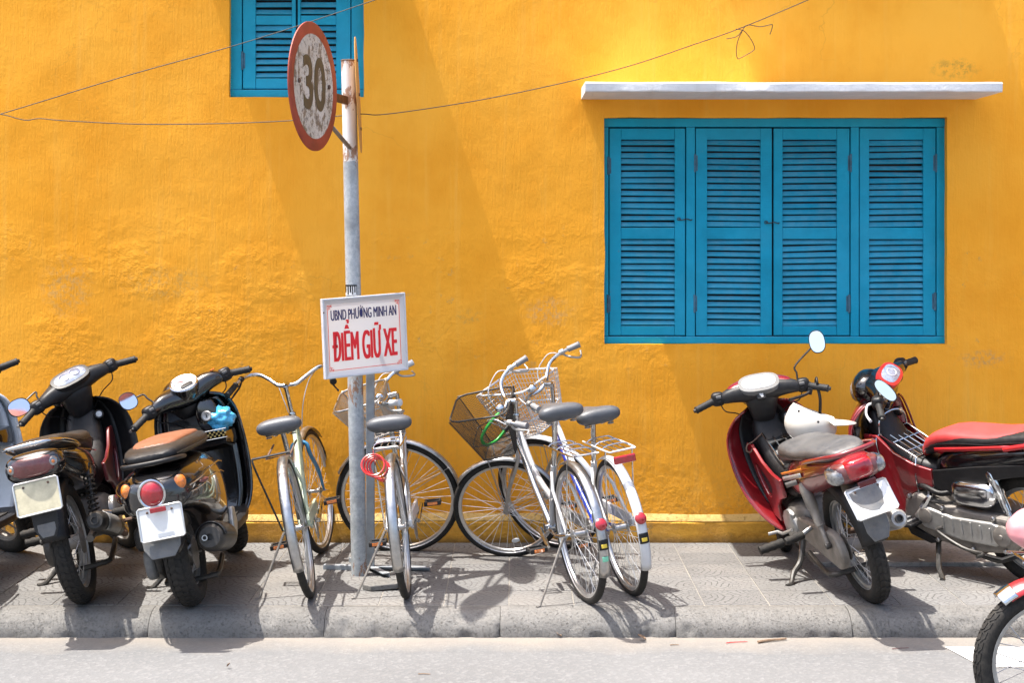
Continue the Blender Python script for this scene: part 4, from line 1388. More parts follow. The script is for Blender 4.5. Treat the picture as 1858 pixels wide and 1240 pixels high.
    k1.z = k1.x * math.tan(rad(lean)) + 0.006
    build('kickstand', MB().tube([k0, k0 * 0.6 + k1 * 0.4, k1, k1 + V((-0.02, -0.008, 0.0))], [0.007, 0.006, 0.005, 0.005], 7), MT['dirty_alloy'], root)
    # --- luggage rack
    if rack == 'wire':
        zr, y0, y1, w = R * 2 + 0.075, 0.18, -0.22, 0.065
        loop = [V((-w, y0, zr)), V((-w, y1 + 0.03, zr)), V((-w * 0.6, y1, zr)), V((w * 0.6, y1, zr)), V((w, y1 + 0.03, zr)), V((w, y0, zr))]
        rk = build('luggage_rack', MB().tube(spline(loop, 4), 0.0045, 7), MT['white_paint'] if plates else chrome, root)
        for xx in (-0.03, 0.0, 0.03):
            build('rack_rod', MB().tube([V((xx, y0, zr - 0.002)), V((xx, y1 + 0.005, zr - 0.002))], 0.0028, 6), chrome, rk)
        for yy in (0.12, 0.0, -0.12):
            build('cross_rod', MB().tube(spline([V((-w, yy, zr)), V((-w * 0.6, yy, zr + 0.014)), V((w * 0.6, yy, zr + 0.014)), V((w, yy, zr))], 3), 0.0032, 6), chrome, rk)
        for sx in (-1, 1):
            build('rack_leg', MB().tube([V((sx * w, y1 + 0.05, zr)), V((sx * 0.066, y1 + 0.08, zr - 0.06)), RA + V((sx * 0.066, -0.01, 0.01))], 0.004, 6), chrome, rk)
    elif rack == 'black':
        zr = R * 2 + 0.05
        rk = build('luggage_rack', MB().tube([V((-0.055, 0.20, zr)), V((-0.055, -0.20, zr - 0.01)), V((0.055, -0.20, zr - 0.01)), V((0.055, 0.20, zr))], 0.005, 7), MT['rust_metal'], root)
        build('cross_rod', MB().tube([V((-0.12, -0.19, zr)), V((0.055, -0.19, zr))], 0.006, 6), MT['black_metal'], rk)
        build('rack_leg', MB().tube(spline([V((-0.12, -0.19, zr)), V((-0.115, -0.185, zr - 0.05)), V((-0.09, -0.06, zr - 0.25)), RA + V((-0.07, 0, 0))], 4), 0.005, 6), MT['black_metal'], rk)
    # --- reflectors
    def on_fender(deg, out):
        a = rad(deg)
        return RA + V((0, math.cos(a) * (R + 0.016 + out), math.sin(a) * (R + 0.016 + out))), V((0, math.cos(a), math.sin(a)))
    if reflector:
        p, n = on_fender(163, 0.002)
        build('round_reflector', MB().lathe([(0.026, 0), (0.027, 0.006), (0.020, 0.013), (0.0, 0.016)], p, n, 18), MT['red_lens'], root)
        if reflector == 'double':
            build('rack_reflector', MB().box((0, -0.235, R * 2 + 0.035), (0.105, 0.018, 0.036)), MT['red_lens'], root, smooth=0, bevel=0.006)
        for dg, mt, hw in ((178, MT['black_plastic'], 0.022), (179, MT['yellow_sticker'], 0.013)):
            mb = fender(RA, R + 0.0185 + (0.0012 if hw < 0.02 else 0), hw, dg - (4.0 if hw > 0.02 else 1.4), dg + (4.0 if hw > 0.02 else 1.4), 6, 0.012 * (hw / 0.027) ** 2)
            build('warning_sticker', mb, mt, rf, solid=0.0006)
        if reflector == 'single':
            build('round_sticker', fender(RA, R + 0.0195, 0.014, 187, 191, 5, 0.003), MT['mint_sticker'], rf, solid=0.0006)
    # --- basket
    if basket_style:
        basket(root, basket_style, V((0, FA.y - 0.13 + bk_off, Rf * 2 + 0.06)), MS, bk_scale)
        build('basket_strut', MB().tube([FA + V((-0.052, 0, 0)), V((-0.09, FA.y - 0.02, Rf * 2 + 0.06))], 0.003, 6), steel, root, M=MS)
        build('basket_strut', MB().tube([FA + V((0.052, 0, 0)), V((0.09, FA.y - 0.02, Rf * 2 + 0.06))], 0.003, 6), steel, root, M=MS)
    if reflector:
        build('spoke_reflector', MB().ell(FA + V((0, 0.02, -0.19)), (0.004, 0.022, 0.013)), MT['white_mark'], root, M=MS)
    return root, MS

def place(px, py):
    """ground contact from its photo pixel"""
    L = FPX * CAMZ / (py - HZ)
    return Vector(((px - 929) / FPX * L, L, 0.0))
def aim(a, b):
    d = b - a
    return math.degrees(math.atan2(-d.x, d.y))
b1, m1 = bicycle('blue forked bicycle without basket leaning beside the black scooter', place(566, 1084), 3.5, -11.5, -11, frame_m=MT['green_paint'], fork_m=MT['blue_paint'], bars='wide', rack='black', wb=1.04)
b2, m2_ = bicycle('silver bicycle behind the pole with a red cable lock on its rack', place(739, 1085), 0.5, -6.5, 84, frame_m=MT['white_paint'], frame2_m=MT['steel'], fork_m=MT['steel'], bars='low', basket_style='fine', rack='wire', wb=1.05, bar_z=0.88, bk_off=-0.03, bk_scale=0.85, grip_m=MT['white_paint'])
b3, m3 = bicycle('silver bicycle with dark mesh basket holding a green lock', place(1066, 1094), 16.5, -7, 66, R=0.322, Rf=0.285, frame_m=MT['chrome'], frame2_m=MT['silver_paint'], fork_m=MT['steel'], bars='low', grip_m=MT['greygrip'], basket_style='mesh', rack='wire', reflector='single', saddle_z=0.875, wb=1.05, bar_z=0.86, bar_tilt=18, bk_off=-0.05)
b4, m4 = bicycle('white and blue bicycle with silver wire basket and red rack reflector', place(1146, 1080), 14.5, -9.5, 40, R=0.325, frame_m=MT['royal_blue'], frame2_m=MT['white_paint'], fork_m=MT['steel'], bars='low', grip_m=MT['greygrip'], basket_style='wire', rack='wire', reflector='double', plates=True, saddle_z=0.845, wb=1.09, bar_z=0.935, bar_tilt=18, bk_off=-0.04)
# --- locks
def world_pt(root, M, p):
    bpy.context.view_layer.update()
    return root.matrix_world @ (M @ Vector(p))
q = world_pt(b3, m3, (-0.02, 0.99, 0.74))
pts = []
mb = MB()
A, Bq, Cq = world_pt(b3, m3, (-0.13, 0.93, 0.80)), world_pt(b3, m3, (-0.10, 1.10, 0.64)), world_pt(b3, m3, (0.12, 1.02, 0.68))
lk = build('cable_lock', MB().tube(spline([Vector((0.075, -0.02, 0.115)), Vector((0.03, -0.04, 0.075)), Vector((-0.02, -0.05, 0.01)), Vector((-0.035, -0.045, -0.035)), Vector((-0.01, -0.03, -0.065)), Vector((0.04, 0.0, -0.045)), Vector((0.085, 0.03, 0.005))], 6), 0.0085, 10), MT['green_lock'], None)
lk.location = q
tag(lk, 'bright green cable lock hanging in the dark mesh basket', 'lock')
build('lock_barrel', MB().tube([Vector((0.07, -0.022, 0.11)), Vector((0.10, -0.012, 0.128))], 0.011, 10), MT['black_plastic'], lk)
build('lock_barrel', MB().tube([Vector((0.08, 0.026, 0.0)), Vector((0.115, 0.045, 0.035))], 0.012, 10), MT['grey_plastic'], lk)
q = world_pt(b2, Matrix.Identity(4), (-0.07, -0.14, 0.66))
mb = MB()
random.seed(5)
for k in range(4):
    pts = []
    for i in range(16):
        a = 2 * PI * i / 16
        pts.append(Vector((0.052 * math.cos(a) + 0.012 * k, -0.05 + 0.012 * k + 0.02 * math.sin(a), 0.045 * math.sin(a) - 0.012 * math.cos(a) * k * 0.5 - 0.01 * k)))
    mb.tube(spline(pts, 2, True), 0.0048, 7, closed=True)
lk = build('cable_lock', mb, MT['red_lock'], None)
lk.location = q
lk['kind'] = 'thing'
del lk['kind']
tag(lk, 'coiled red cable lock hanging on the rack beside the pole', 'lock')
# ------------------------------------------------------------------ motorbikes and scooters
V = Vector
MWH = dict(rim=MT['alloy'], tyre=MT['rubber'], hub=MT['dirty_alloy'], spoke=MT['dark_spoke'])

def path_body(secs, ex=0.7, n=18):
    """loft along a path in the yz plane: (y, z, half width, half height)"""
    rings = []
    for i, (y, z, hw, hh) in enumerate(secs):
        a, b = secs[max(i - 1, 0)], secs[min(i + 1, len(secs) - 1)]
        t = V((0, b[0] - a[0], b[1] - a[1])).normalized()
        nrm = V((0, -t.z, t.y))
        rings.append(sellipse((0, y, z), (1, 0, 0), nrm, hw, hh, ex, n))
    return MB().loft(rings)

def disc(c, nrm, ha, hb, depth, ex=0.8, n=24, side=(1, 0, 0), dome=0.0):
    """flat rounded plate or dome facing nrm"""
    c, nrm = V(c), V(nrm).normalized()
    a = (V(side) - nrm * V(side).dot(nrm)).normalized()
    b = nrm.cross(a)
    rings = [sellipse(c - nrm * depth, a, b, ha, hb, ex, n), sellipse(c - nrm * depth * 0.1, a, b, ha, hb, ex, n), sellipse(c, a, b, ha * 0.97, hb * 0.97, ex, n)]
    if dome:
        rings += [sellipse(c + nrm * dome * 0.55, a, b, ha * 0.72, hb * 0.72, ex, n), sellipse(c + nrm * dome * 0.9, a, b, ha * 0.38, hb * 0.38, ex, n), sellipse(c + nrm * dome, a, b, ha * 0.05, hb * 0.05, ex, n)]
    return MB().loft(rings)

def ring_of(c, nrm, ha, hb, r, ex=0.8, side=(1, 0, 0), n=32):
    c, nrm = V(c), V(nrm).normalized()
    a = (V(side) - nrm * V(side).dot(nrm)).normalized()
    return MB().tube(sellipse(c, a, nrm.cross(a), ha, hb, ex, n), r, 7, closed=True)

def plate(root, c, tilt, m, w=0.192, h=0.142, worn=None):
    nrm = V((0, -math.cos(rad(tilt)), math.sin(rad(tilt))))
    up = V((0, math.sin(rad(tilt)), math.cos(rad(tilt))))
    rot = Matrix((V((1, 0, 0)), -nrm, up)).transposed()
    c = V(c)
    pl = build('number_plate', MB().box(c, (w, 0.004, h), rot), m, root, smooth=0, bevel=0.0015)
    mb = MB()
    loop = [c + rot @ V((x * w / 2, -0.003, z * h / 2)) for x, z in ((-1, -1), (1, -1), (1, 1), (-1, 1))]
    pts = []
    for i in range(4):
        a, b = loop[i], loop[(i + 1) % 4]
        pts += [a + (b - a) * 0.04, a + (b - a) * 0.96]
    build('plate_frame', MB().tube(pts, 0.0045, 6, closed=True), MT['plate_frame'], pl)
    for bx in (-0.28, 0.28):
        build('plate_bolt', MB().lathe([(0.0055, 0), (0.0055, 0.003), (0.003, 0.0045)], c + rot @ V((bx * w, -0.002, h * 0.36)), nrm, 8), MT['rust_metal'], pl)
    if worn:
        sh = [(-0.43, 0.38), (-0.30, 0.42), (0.28, 0.43), (0.30, 0.1), (0.22, -0.25), (0.05, -0.38), (-0.12, -0.34), (-0.32, -0.12), (-0.42, 0.12)]
        ring = [c + rot @ V((x * w, -0.0028, z * h)) for x, z in sh]
        build('faded_patch', MB().add(ring, [tuple(range(len(ring)))]), worn, pl, smooth=0)
    return pl

def shock(root, p0, p1, style):
    p0, p1 = V(p0), V(p1)
    d = p1 - p0
    if style == 'spring':
        s = build('shock_absorber', MB().tube([p0, p0 + d * 0.45, p0 + d * 0.46, p1], [0.014, 0.014, 0.010, 0.010], 10), MT['black_metal'], root)
        a, u, w = frame(d)
        pts = []
        turns = 9
        for i in range(turns * 12 + 1):
            t = 2 * PI * i / 12
            pts.append(p0 + d * (0.22 + 0.68 * i / (turns * 12)) + (u * math.cos(t) + w * math.sin(t)) * 0.024)
        build('spring', MB().tube(pts, 0.0042, 6), MT['black_metal'], s)
    else:
        m = MT['chrome'] if style == 'chrome' else MT['dirty_alloy']
        s = build('shock_absorber', MB().lathe([(0.012, 0), (0.013, d.length * 0.30), (0.020, d.length * 0.31), (0.022, d.length * 0.40), (0.022, d.length * 0.58), (0.027, d.length * 0.60), (0.028, d.length * 0.92), (0.020, d.length)], p0, d, 16), m, root)
    for p in (p0, p1):
        build('mount', MB().lathe([(0.013, -0.014), (0.015, -0.01), (0.015, 0.01), (0.013, 0.014)], p, (1, 0, 0), 12), MT['black_metal'], s)

def mirror(root, base, elbow, c, nrm, ha, hb, M, rim_m=None, ex=0.85):
    base, elbow, c = V(base), V(elbow), V(c)
    nrm = V(nrm).normalized()
    mr = build('mirror', MB().tube(spline([base, base * 0.5 + elbow * 0.5, elbow, c - nrm * 0.02], 5), 0.0048, 8), rim_m or MT['black_metal'], root, M=M)
    sh = MB()
    a = (V((1, 0, 0)) - nrm * nrm.x).normalized()
    b = nrm.cross(a)
    rings = [sellipse(c - nrm * dd, a, b, ha * k, hb * k, ex, 24) for dd, k in ((0.022, 0.25), (0.016, 0.75), (0.006, 0.99), (-0.002, 1.03), (-0.003, 0.96), (0.001, 0.95))]
    build('mirror_shell', MB().loft(rings), rim_m or MT['black_plastic'], mr, M=M)
    build('mirror_glass', MB().loft([sellipse(c, a, b, ha * 0.955, hb * 0.955, ex, 24), sellipse(c + nrm * 0.0015, a, b, ha * 0.94, hb * 0.94, ex, 24)]), MT['mirror'], mr, M=M)

def shield(rows, sweep=0.10, nu=12, pw=2.2, bow=0.03, side=None):
    """leg shield sheet: (z, y, half width); side keeps only one wing beyond |u| > side"""
    grid = []
    for z, y, hw in rows:
        row = []
        for k in range(nu + 1):
            u = -1 + 2 * k / nu
            if side:
                s, u0 = side
                u = s * (u0 + (1 - u0) * k / nu)
            row.append(V((u * hw, y + bow - sweep * abs(u) ** pw, z)))
        grid.append(row)
    return MB().sheet(grid)

def dense_rows(rows, n=4):
    return [(p.x, p.y, p.z) for p in spline([V(r) for r in rows], n)]

def controls(root, MS, hy, hz, c, drop=0.0, reach=0.0):
    """grips, switch boxes, levers on a bar at (hy, hz)"""
    for sx in (-1, 1):
        bp = V((sx * 0.218, hy, hz))
        sw = build('switch_box', MB().ell(bp, (0.034, 0.032, 0.036), ex=0.6, n=16, m=10), c['switch'], root, M=MS)
        build('switch', MB().box(bp + V((-sx * 0.006, -0.031, 0.014)), (0.026, 0.012, 0.014)), MT['dusty_plastic'], sw, M=MS, smooth=0, bevel=0.003)
        build('switch', MB().box(bp + V((-sx * 0.006, -0.032, -0.010)), (0.014, 0.012, 0.010)), MT['black_plastic'], sw, M=MS, smooth=0, bevel=0.003)
        e = V((sx * 0.338, hy - 0.035 - reach, hz - 0.012 - drop))
        d = (e - bp).normalized()
        b0 = bp + d * 0.03
        pts = [b0, b0 + d * 0.004] + [b0 + (e - b0) * k / 8 for k in range(1, 8)] + [e - d * 0.004, e]
        rs = [0.022, 0.0205] + [0.0172 + (0.0012 if k % 2 else 0) for k in range(7)] + [0.0195, 0.016]
        g = build('grip', MB().tube(pts, rs, 14), MT['grip'], root, M=MS)
        build('bar_end', MB().tube([e, e + d * 0.010], [0.012, 0.009], 10), c.get('barend', MT['black_metal']), g, M=MS)
        lv = [bp + V((0, 0.03, -0.002)), bp + V((sx * 0.02, 0.055, -0.006)), bp + V((sx * 0.07, 0.05, -0.016 - drop * 0.7)), e + V((sx * 0.004, 0.06, -0.008))]
        build('brake_lever', MB().tube(spline(lv, 4), [0.007] * 4 + [0.006] * 8 + [0.0085], 7), c.get('lever', MT['alloy']), root, M=MS)
        cb = [bp + V((-sx * 0.01, 0.0, -0.03)), bp + V((-sx * 0.03, 0.0, -0.07)), V((sx * 0.13, hy + 0.05, hz - 0.10)), V((sx * 0.06, hy + 0.09, hz - 0.16))]
        build('control_cable', MB().tube(spline(cb, 5), 0.0032, 6), MT['black_plastic'], root, M=MS)

def ring_panel(poly, hole, x0, x1):
    mb = MB()
    n = len(poly)
    vs = [V((x, y, z)) for x in (x0, x1) for loop in (poly, hole) for y, z in loop]
    fs = []
    for i in range(n):
        j = (i + 1) % n
        fs += [(i, j, n + j, n + i), (2 * n + i, 3 * n + i, 3 * n + j, 2 * n + j), (i, 2 * n + i, 2 * n + j, j), (n + i, n + j, 3 * n + j, 3 * n + i)]
    return mb.add(vs, fs)

def underbone(label, loc, heading, lean, steer, c, o):
    root = empty('motorbike', loc, heading, lean)
    tag(root, label, 'motorbike', 'motorbikes parked along the wall')
    R, wb = 0.285, 1.22
    RA, FA = V((0, 0, R)), V((0, wb, R))
    SP, sa = V((0, 1.14, 0.30)), V((0, -0.454, 0.891))
    MS = Matrix.Translation(SP) @ Matrix.Rotation(rad(steer), 4, sa) @ Matrix.Translation(-SP)
    wheel(root, 'rear_wheel', RA, R, 0.040, 0.043, MWH, 0.026, 36, 0.062, 0.05, 0.0017, tread=True, nseg=64)
    wheel(root, 'front_wheel', FA, R, 0.034, 0.036, MWH, 0.023, 36, 0.055, 0.045, 0.0017, M=MS, tread=True, nseg=64)
    # fork, front fender
    for sx in (-1, 1):
        build('fork_leg', MB().tube([FA + V((sx * 0.082, 0, -0.01)), FA + V((sx * 0.082, -0.11, 0.20)), FA + V((sx * 0.082, -0.115, 0.21)), FA + V((sx * 0.08, -0.235, 0.45))], [0.022, 0.022, 0.015, 0.015], 12), MT['alloy'], root, M=MS)
    ffd = build('front_fender', fender(FA, R + 0.034, 0.058, o.get('ff0', 12), 168, 30, 0.035, 9), c['front_fender'], root, solid=0.003, M=MS)
    if o.get('chrome_tip'):
        build('fender_tip', fender(FA, R + 0.039, 0.060, 49, 60, 12, 0.035, 9), MT['chrome'], ffd, solid=0.003, M=MS)
    # leg shield
    rows = dense_rows([(0.86, 0.92, 0.10), (0.825, 0.945, 0.165), (0.74, 0.965, 0.222), (0.60, 0.94, 0.242), (0.46, 0.88, 0.235), (0.34, 0.80, 0.195), (0.26, 0.735, 0.135)], 4)
    sh = build('leg_shield', shield(rows), c['shield'], root, solid=0.010, smooth=60)
    for s in (-1, 1):
        r2 = [(z, y - 0.012, hw * 1.012) for z, y, hw in rows[2:-1]]
        build('shield_trim', MB().tube([V((s * hw, y + 0.03 - 0.10 - 0.002, z)) for z, y, hw in r2], 0.006, 8), c['trim'], sh)
    build('inner_panel', shield([(z, y - 0.014, hw * 0.62) for z, y, hw in rows[3:-5]], sweep=0.035), c['inner'], root, solid=0.006, smooth=60)
    build('centre_tunnel', path_body([(0.90, 0.82, 0.070, 0.045), (0.875, 0.74, 0.088, 0.058), (0.82, 0.65, 0.098, 0.07), (0.73, 0.56, 0.10, 0.075), (0.60, 0.505, 0.095, 0.08), (0.46, 0.50, 0.088, 0.085)]), c['tunnel'], root, sub=1)
    lk = V((0.088, 0.815, 0.765))
    ls = build('ignition_lock', MB().lathe([(0.026, 0.0), (0.026, 0.03), (0.022, 0.036), (0.011, 0.036), (0.010, 0.030)], lk + V((0, 0.035, 0)), (0.25, -1, 0.25), 18), MT['black_plastic'], root)
    build('lock_face', MB().lathe([(0.016, 0.0), (0.015, 0.003), (0.006, 0.003)], lk + V((0.0085, 0.001, 0.0085)), (0.25, -1, 0.25), 16), MT['alloy'], ls)
    # side fairings from the shield to the seat
    out = [(0.885, 0.70), (0.875, 0.58), (0.83, 0.45), (0.75, 0.325), (0.665, 0.31), (0.635, 0.40), (0.56, 0.445), (0.47, 0.47), (0.47, 0.56), (0.58, 0.575), (0.70, 0.62), (0.80, 0.70)]
    hole = [(0.825, 0.585), (0.82, 0.545), (0.795, 0.495), (0.76, 0.445), (0.72, 0.43), (0.69, 0.445), (0.668, 0.468), (0.65, 0.49), (0.66, 0.52), (0.70, 0.55), (0.745, 0.575), (0.79, 0.60)]
    for s in (-1, 1):
        if o.get('cvt'):
            build('side_fairing', MB().prism(out, s * 0.118, s * 0.136), c['fairing'], root, smooth=30, bevel=0.005, seg=3)
            continue
        build('side_fairing', ring_panel(out, hole, s * 0.118, s * 0.136), c['fairing'], root, smooth=30, bevel=0.005, seg=3)
        build('fairing_vent', MB().prism([(y, z) for y, z in hole], s * 0.112, s * 0.120), MT['black_plastic'], root, smooth=0)
    # engine
    if not o.get('cvt'):
        en = build('engine', yz_body([(0.42, 0.25, 0.38, 0.06), (0.46, 0.215, 0.41, 0.095), (0.56, 0.20, 0.42, 0.11), (0.66, 0.21, 0.40, 0.10), (0.72, 0.24, 0.37, 0.07)], 0.5), MT['dirty_alloy'], root, sub=1)
        for s in (-1, 1):
            build('engine_cover', MB().lathe([(0.085, 0.0), (0.083, 0.022), (0.07, 0.030), (0.03, 0.032), (0.0, 0.032)], V((s * 0.10, 0.57, 0.30)), (s, 0, 0), 24), MT['alloy'], en)
        mb = MB().lathe([(0.05, 0), (0.05, 0.2)], V((0, 0.68, 0.33)), (0, 1, 0.22), 18)
        for k in range(7):
            mb.lathe([(0.066, 0), (0.066, 0.006)], V((0, 0.70 + k * 0.022, 0.334 + k * 0.005)), (0, 1, 0.22), 18)
        build('cylinder', mb, MT['dirty_alloy'], en, smooth=30)
        for k in range(3):
            build('gear_case', MB().box(V((-0.115, 0.52 + 0.05 * k, 0.345 - 0.01 * k)), (0.03, 0.035, 0.05)), MT['alloy'], en, smooth=0, bevel=0.006)
    else:
        cv = [(0.66, 0.31), (0.60, 0.245), (0.44, 0.20), (0.18, 0.185), (0.03, 0.205), (-0.05, 0.265), (-0.05, 0.33), (0.03, 0.385), (0.22, 0.385), (0.42, 0.40), (0.56, 0.44), (0.64, 0.40)]
        en = build('engine', MB().prism(cv, -0.095, -0.165), MT['dirty_alloy'], root, smooth=0, bevel=0.022, seg=3)
        cv2 = [(0.58, 0.325), (0.52, 0.27), (0.30, 0.235), (0.10, 0.235), (0.03, 0.275), (0.03, 0.325), (0.10, 0.355), (0.34, 0.35), (0.52, 0.385)]
        build('belt_cover', MB().prism(cv2, -0.160, -0.182), MT['alloy'], en, smooth=0, bevel=0.012, seg=3)
        for y, z in ((0.60, 0.42), (0.63, 0.30), (0.45, 0.215), (0.24, 0.20), (0.05, 0.22), (-0.03, 0.30), (0.10, 0.375), (0.40, 0.385)):
            build('bolt', MB().lathe([(0.012, 0), (0.012, 0.016), (0.007, 0.020)], V((-0.160, y, z)), (-1, 0, 0), 10), MT['steel'], en)
        for k in range(6):
            build('cover_rib', MB().box((-0.184, 0.12 + k * 0.055, 0.295 + 0.004 * k), (0.006, 0.010, 0.075 - 0.004 * abs(k - 2))), MT['alloy'], en, smooth=0, bevel=0.002)
        build('clutch_boss', MB().lathe([(0.052, 0), (0.050, 0.014), (0.036, 0.020), (0.012, 0.020), (0.010, 0.026)], V((-0.180, 0.045, 0.30)), (-1, 0, 0), 24), MT['dirty_alloy'], en)
        build('fan_boss', MB().lathe([(0.040, 0), (0.038, 0.010), (0.014, 0.014)], V((-0.180, 0.50, 0.335)), (-1, 0, 0), 20), MT['dirty_alloy'], en)
        build('breather_hose', MB().tube(spline([V((-0.12, 0.36, 0.46)), V((-0.15, 0.42, 0.45)), V((-0.14, 0.52, 0.47)), V((-0.11, 0.60, 0.46))], 5), 0.014, 9), MT['black_plastic'], en)
        build('fuel_hose', MB().tube(spline([V((-0.15, 0.30, 0.43)), V((-0.17, 0.40, 0.41)), V((-0.15, 0.56, 0.40)), V((-0.10, 0.64, 0.38))], 5), 0.006, 7), MT['black_plastic'], en)
        build('oil_drain', MB().lathe([(0.016, 0), (0.016, 0.012), (0.010, 0.016)], V((-0.13, 0.20, 0.19)), (0, 0, -1), 6), MT['rust_metal'], en)
        build('brake_arm', MB().tube([V((-0.12, 0.02, 0.20)), V((-0.14, 0.10, 0.165)), V((-0.14, 0.30, 0.175))], 0.006, 6), MT['steel'], en)
        build('under_cover', MB().prism([(0.66, 0.29), (0.62, 0.215), (0.50, 0.185), (0.44, 0.20), (0.56, 0.25)], -0.10, -0.172), MT['black_plastic'], en, smooth=0, bevel=0.006)
        build('lower_cowl', MB().prism([(0.46, 0.47), (0.46, 0.56), (0.20, 0.61), (-0.16, 0.665), (-0.22, 0.63), (0.10, 0.555), (0.36, 0.44)], -0.128, -0.140), MT['black_plastic'], root, smooth=0, bevel=0.004)
        build('air_cleaner', MB().ell((-0.13, 0.22, 0.475), (0.05, 0.13, 0.065), ex=0.6), MT['chrome'], en)
        build('kick_lever', MB().tube(spline([V((-0.185, 0.40, 0.29)), V((-0.20, 0.42, 0.27)), V((-0.20, 0.28, 0.21)), V((-0.205, 0.16, 0.20)), V((-0.26, 0.15, 0.205))], 4), 0.009, 8), MT['black_metal'], en)
        build('crankcase', yz_body([(-0.02, 0.22, 0.36, 0.06), (0.15, 0.20, 0.40, 0.09), (0.45, 0.20, 0.43, 0.09), (0.66, 0.24, 0.42, 0.08)], 0.5), MT['dirty_alloy'], en)
        for s in (-1, 1):
            fb = build('footboard', MB().box((s * 0.20, 0.66, 0.295), (0.13, 0.26, 0.022)), MT['black_plastic'], root, smooth=0, bevel=0.008)
            for k in range(5):
                build('footboard_rib', MB().box((s * 0.20, 0.57 + k * 0.045, 0.309), (0.10, 0.018, 0.006)), MT['dusty_plastic'], fb, smooth=0, bevel=0.002)
        build('passenger_peg', MB().tube([V((-0.12, 0.50, 0.47)), V((-0.155, 0.48, 0.43)), V((-0.165, 0.50, 0.40)), V((-0.18, 0.52, 0.37))], [0.016, 0.014, 0.020, 0.016], 8), MT['chrome'], root)
    # swing arm, chain case, shocks
    for s in (-1, 1):
        build('swing_arm', MB().tube([V((s * 0.085, 0.45, 0.32)), V((s * 0.09, 0.2, 0.305)), RA + V((s * 0.088, -0.02, 0))], [0.022, 0.020, 0.018], 8), MT['dirty_alloy'] if not o.get('cvt') else MT['black_metal'], root)
        shock(root, RA + V((s * 0.125, 0.01, 0.03)), V((s * 0.118, 0.13, 0.60)), o['shock'])
    if not o.get('cvt'):
        cc = []
        for k in range(9):
            a = rad(90 + 180 * k / 8)
            cc.append((math.cos(a) * 0.092, R + math.sin(a) * 0.092))
        for k in range(7):
            a = rad(-90 + 180 * k / 6)
            cc.append((0.44 + math.cos(a) * 0.055, 0.31 + math.sin(a) * 0.055))
        build('chain_case', MB().prism(cc, -0.070, -0.112), MT['dirty_alloy'] if o['shock'] == 'plain' else MT['black_metal'], root, smooth=30, bevel=0.012, seg=3)
        for s in (-1, 1):
            pg = build('foot_peg', MB().tube([V((s * 0.10, 0.50, 0.255)), V((s * 0.20, 0.50, 0.255))], 0.011, 8), MT['rust_metal'], root)
            build('peg_rubber', MB().tube([V((s * (0.20 + 0.018 * k), 0.50, 0.258)) for k in range(8)], [0.020, 0.023] * 4, 10), MT['rubber'], pg)
            pg = build('rear_foot_peg', MB().tube([V((s * 0.12, 0.22, 0.36)), V((s * 0.17, 0.215, 0.345))], 0.012, 8), MT['steel'], root)
            build('peg_rubber', MB().tube([V((s * (0.17 + 0.016 * k), 0.21 - 0.002 * k, 0.345)) for k in range(7)], [0.018, 0.021, 0.018, 0.021, 0.018, 0.021, 0.016], 10), MT['rubber'], pg)
        gl = [V((-0.14, 0.50, 0.30)), V((-0.165, 0.60, 0.27)), V((-0.17, 0.66, 0.27)), V((-0.22, 0.66, 0.275))]
        build('gear_lever', MB().tube(gl, 0.008, 7), MT['alloy'], root)
    # stands
    gx = -0.255
    gz = gx * math.tan(rad(lean)) + 0.006
    st = build('side_stand', MB().tube(spline([V((-0.10, 0.50, 0.235)), V((-0.155, 0.47, 0.15)), V((-0.215, 0.43, gz + 0.03)), V((gx, 0.38, gz)), V((gx - 0.03, 0.36, gz + 0.002))], 4), [0.014] * 9 + [0.012] * 8, 8), MT['black_metal'], root)
    build('stand_spring', MB().tube([V((-0.115, 0.505, 0.23)), V((-0.165, 0.46, 0.13))], 0.007, 6), MT['rust_metal'], st)
    cs = build('centre_stand', MB().tube(spline([V((-0.11, 0.42, 0.19)), V((-0.12, 0.22, 0.15)), V((-0.10, 0.12, 0.14)), V((0.10, 0.12, 0.14)), V((0.12, 0.22, 0.15)), V((0.11, 0.42, 0.19))], 3), 0.013, 7), MT['black_metal'], root)
    # exhaust on the right
    build('exhaust_pipe', MB().tube(spline([V((0.03, 0.84, 0.30)), V((0.08, 0.78, 0.20)), V((0.13, 0.60, 0.18)), V((0.15, 0.42, 0.215)), V((0.152, 0.30, 0.255))], 5), 0.015, 10), MT['rust_metal'], root)
    m0, m1 = V((0.155, 0.34, 0.25)), V((0.165, -0.20, 0.385))
    md = m1 - m0
    L = md.length
    mf = build('muffler', MB().lathe([(0.02, 0), (0.034, 0.03), (0.046, 0.09), (0.048, L * 0.55), (0.047, L - 0.05), (0.044, L - 0.012), (0.034, L), (0.018, L), (0.017, L - 0.03), (0.0, L - 0.03)], m0, md, 24), c['muffler'], root)
    build('muffler_outlet', MB().lathe([(0.019, 0), (0.0195, 0.012), (0.014, 0.012), (0.013, -0.01)], m1, md, 16), MT['black_metal'], mf)
    if o['shock'] == 'spring':
        a, u, w = frame(md)
        build('heat_shield', MB().loft([[m0 + md * t + (u * math.cos(q) + w * math.sin(q)) * 0.051 for q in [rad(a_) for a_ in range(-60, 61, 15)]] for t in (0.35, 0.5, 0.7, 0.85)], cap=False, closed=False), MT['alloy'], mf, solid=0.002)
    # tail, seat
    tl = build('tail_cowl', yz_body([(0.52, 0.50, 0.58, 0.06), (0.44, 0.46, 0.655, 0.102), (0.28, 0.475, 0.70, 0.128), (0.10, 0.525, 0.73, 0.134), (-0.08, 0.585, 0.752, 0.126), (-0.24, 0.645, 0.768, 0.108), (-0.34, 0.685, 0.768, 0.085), (-0.375, 0.71, 0.76, 0.06)], 0.72, 24), c['tail'], root, sub=1)
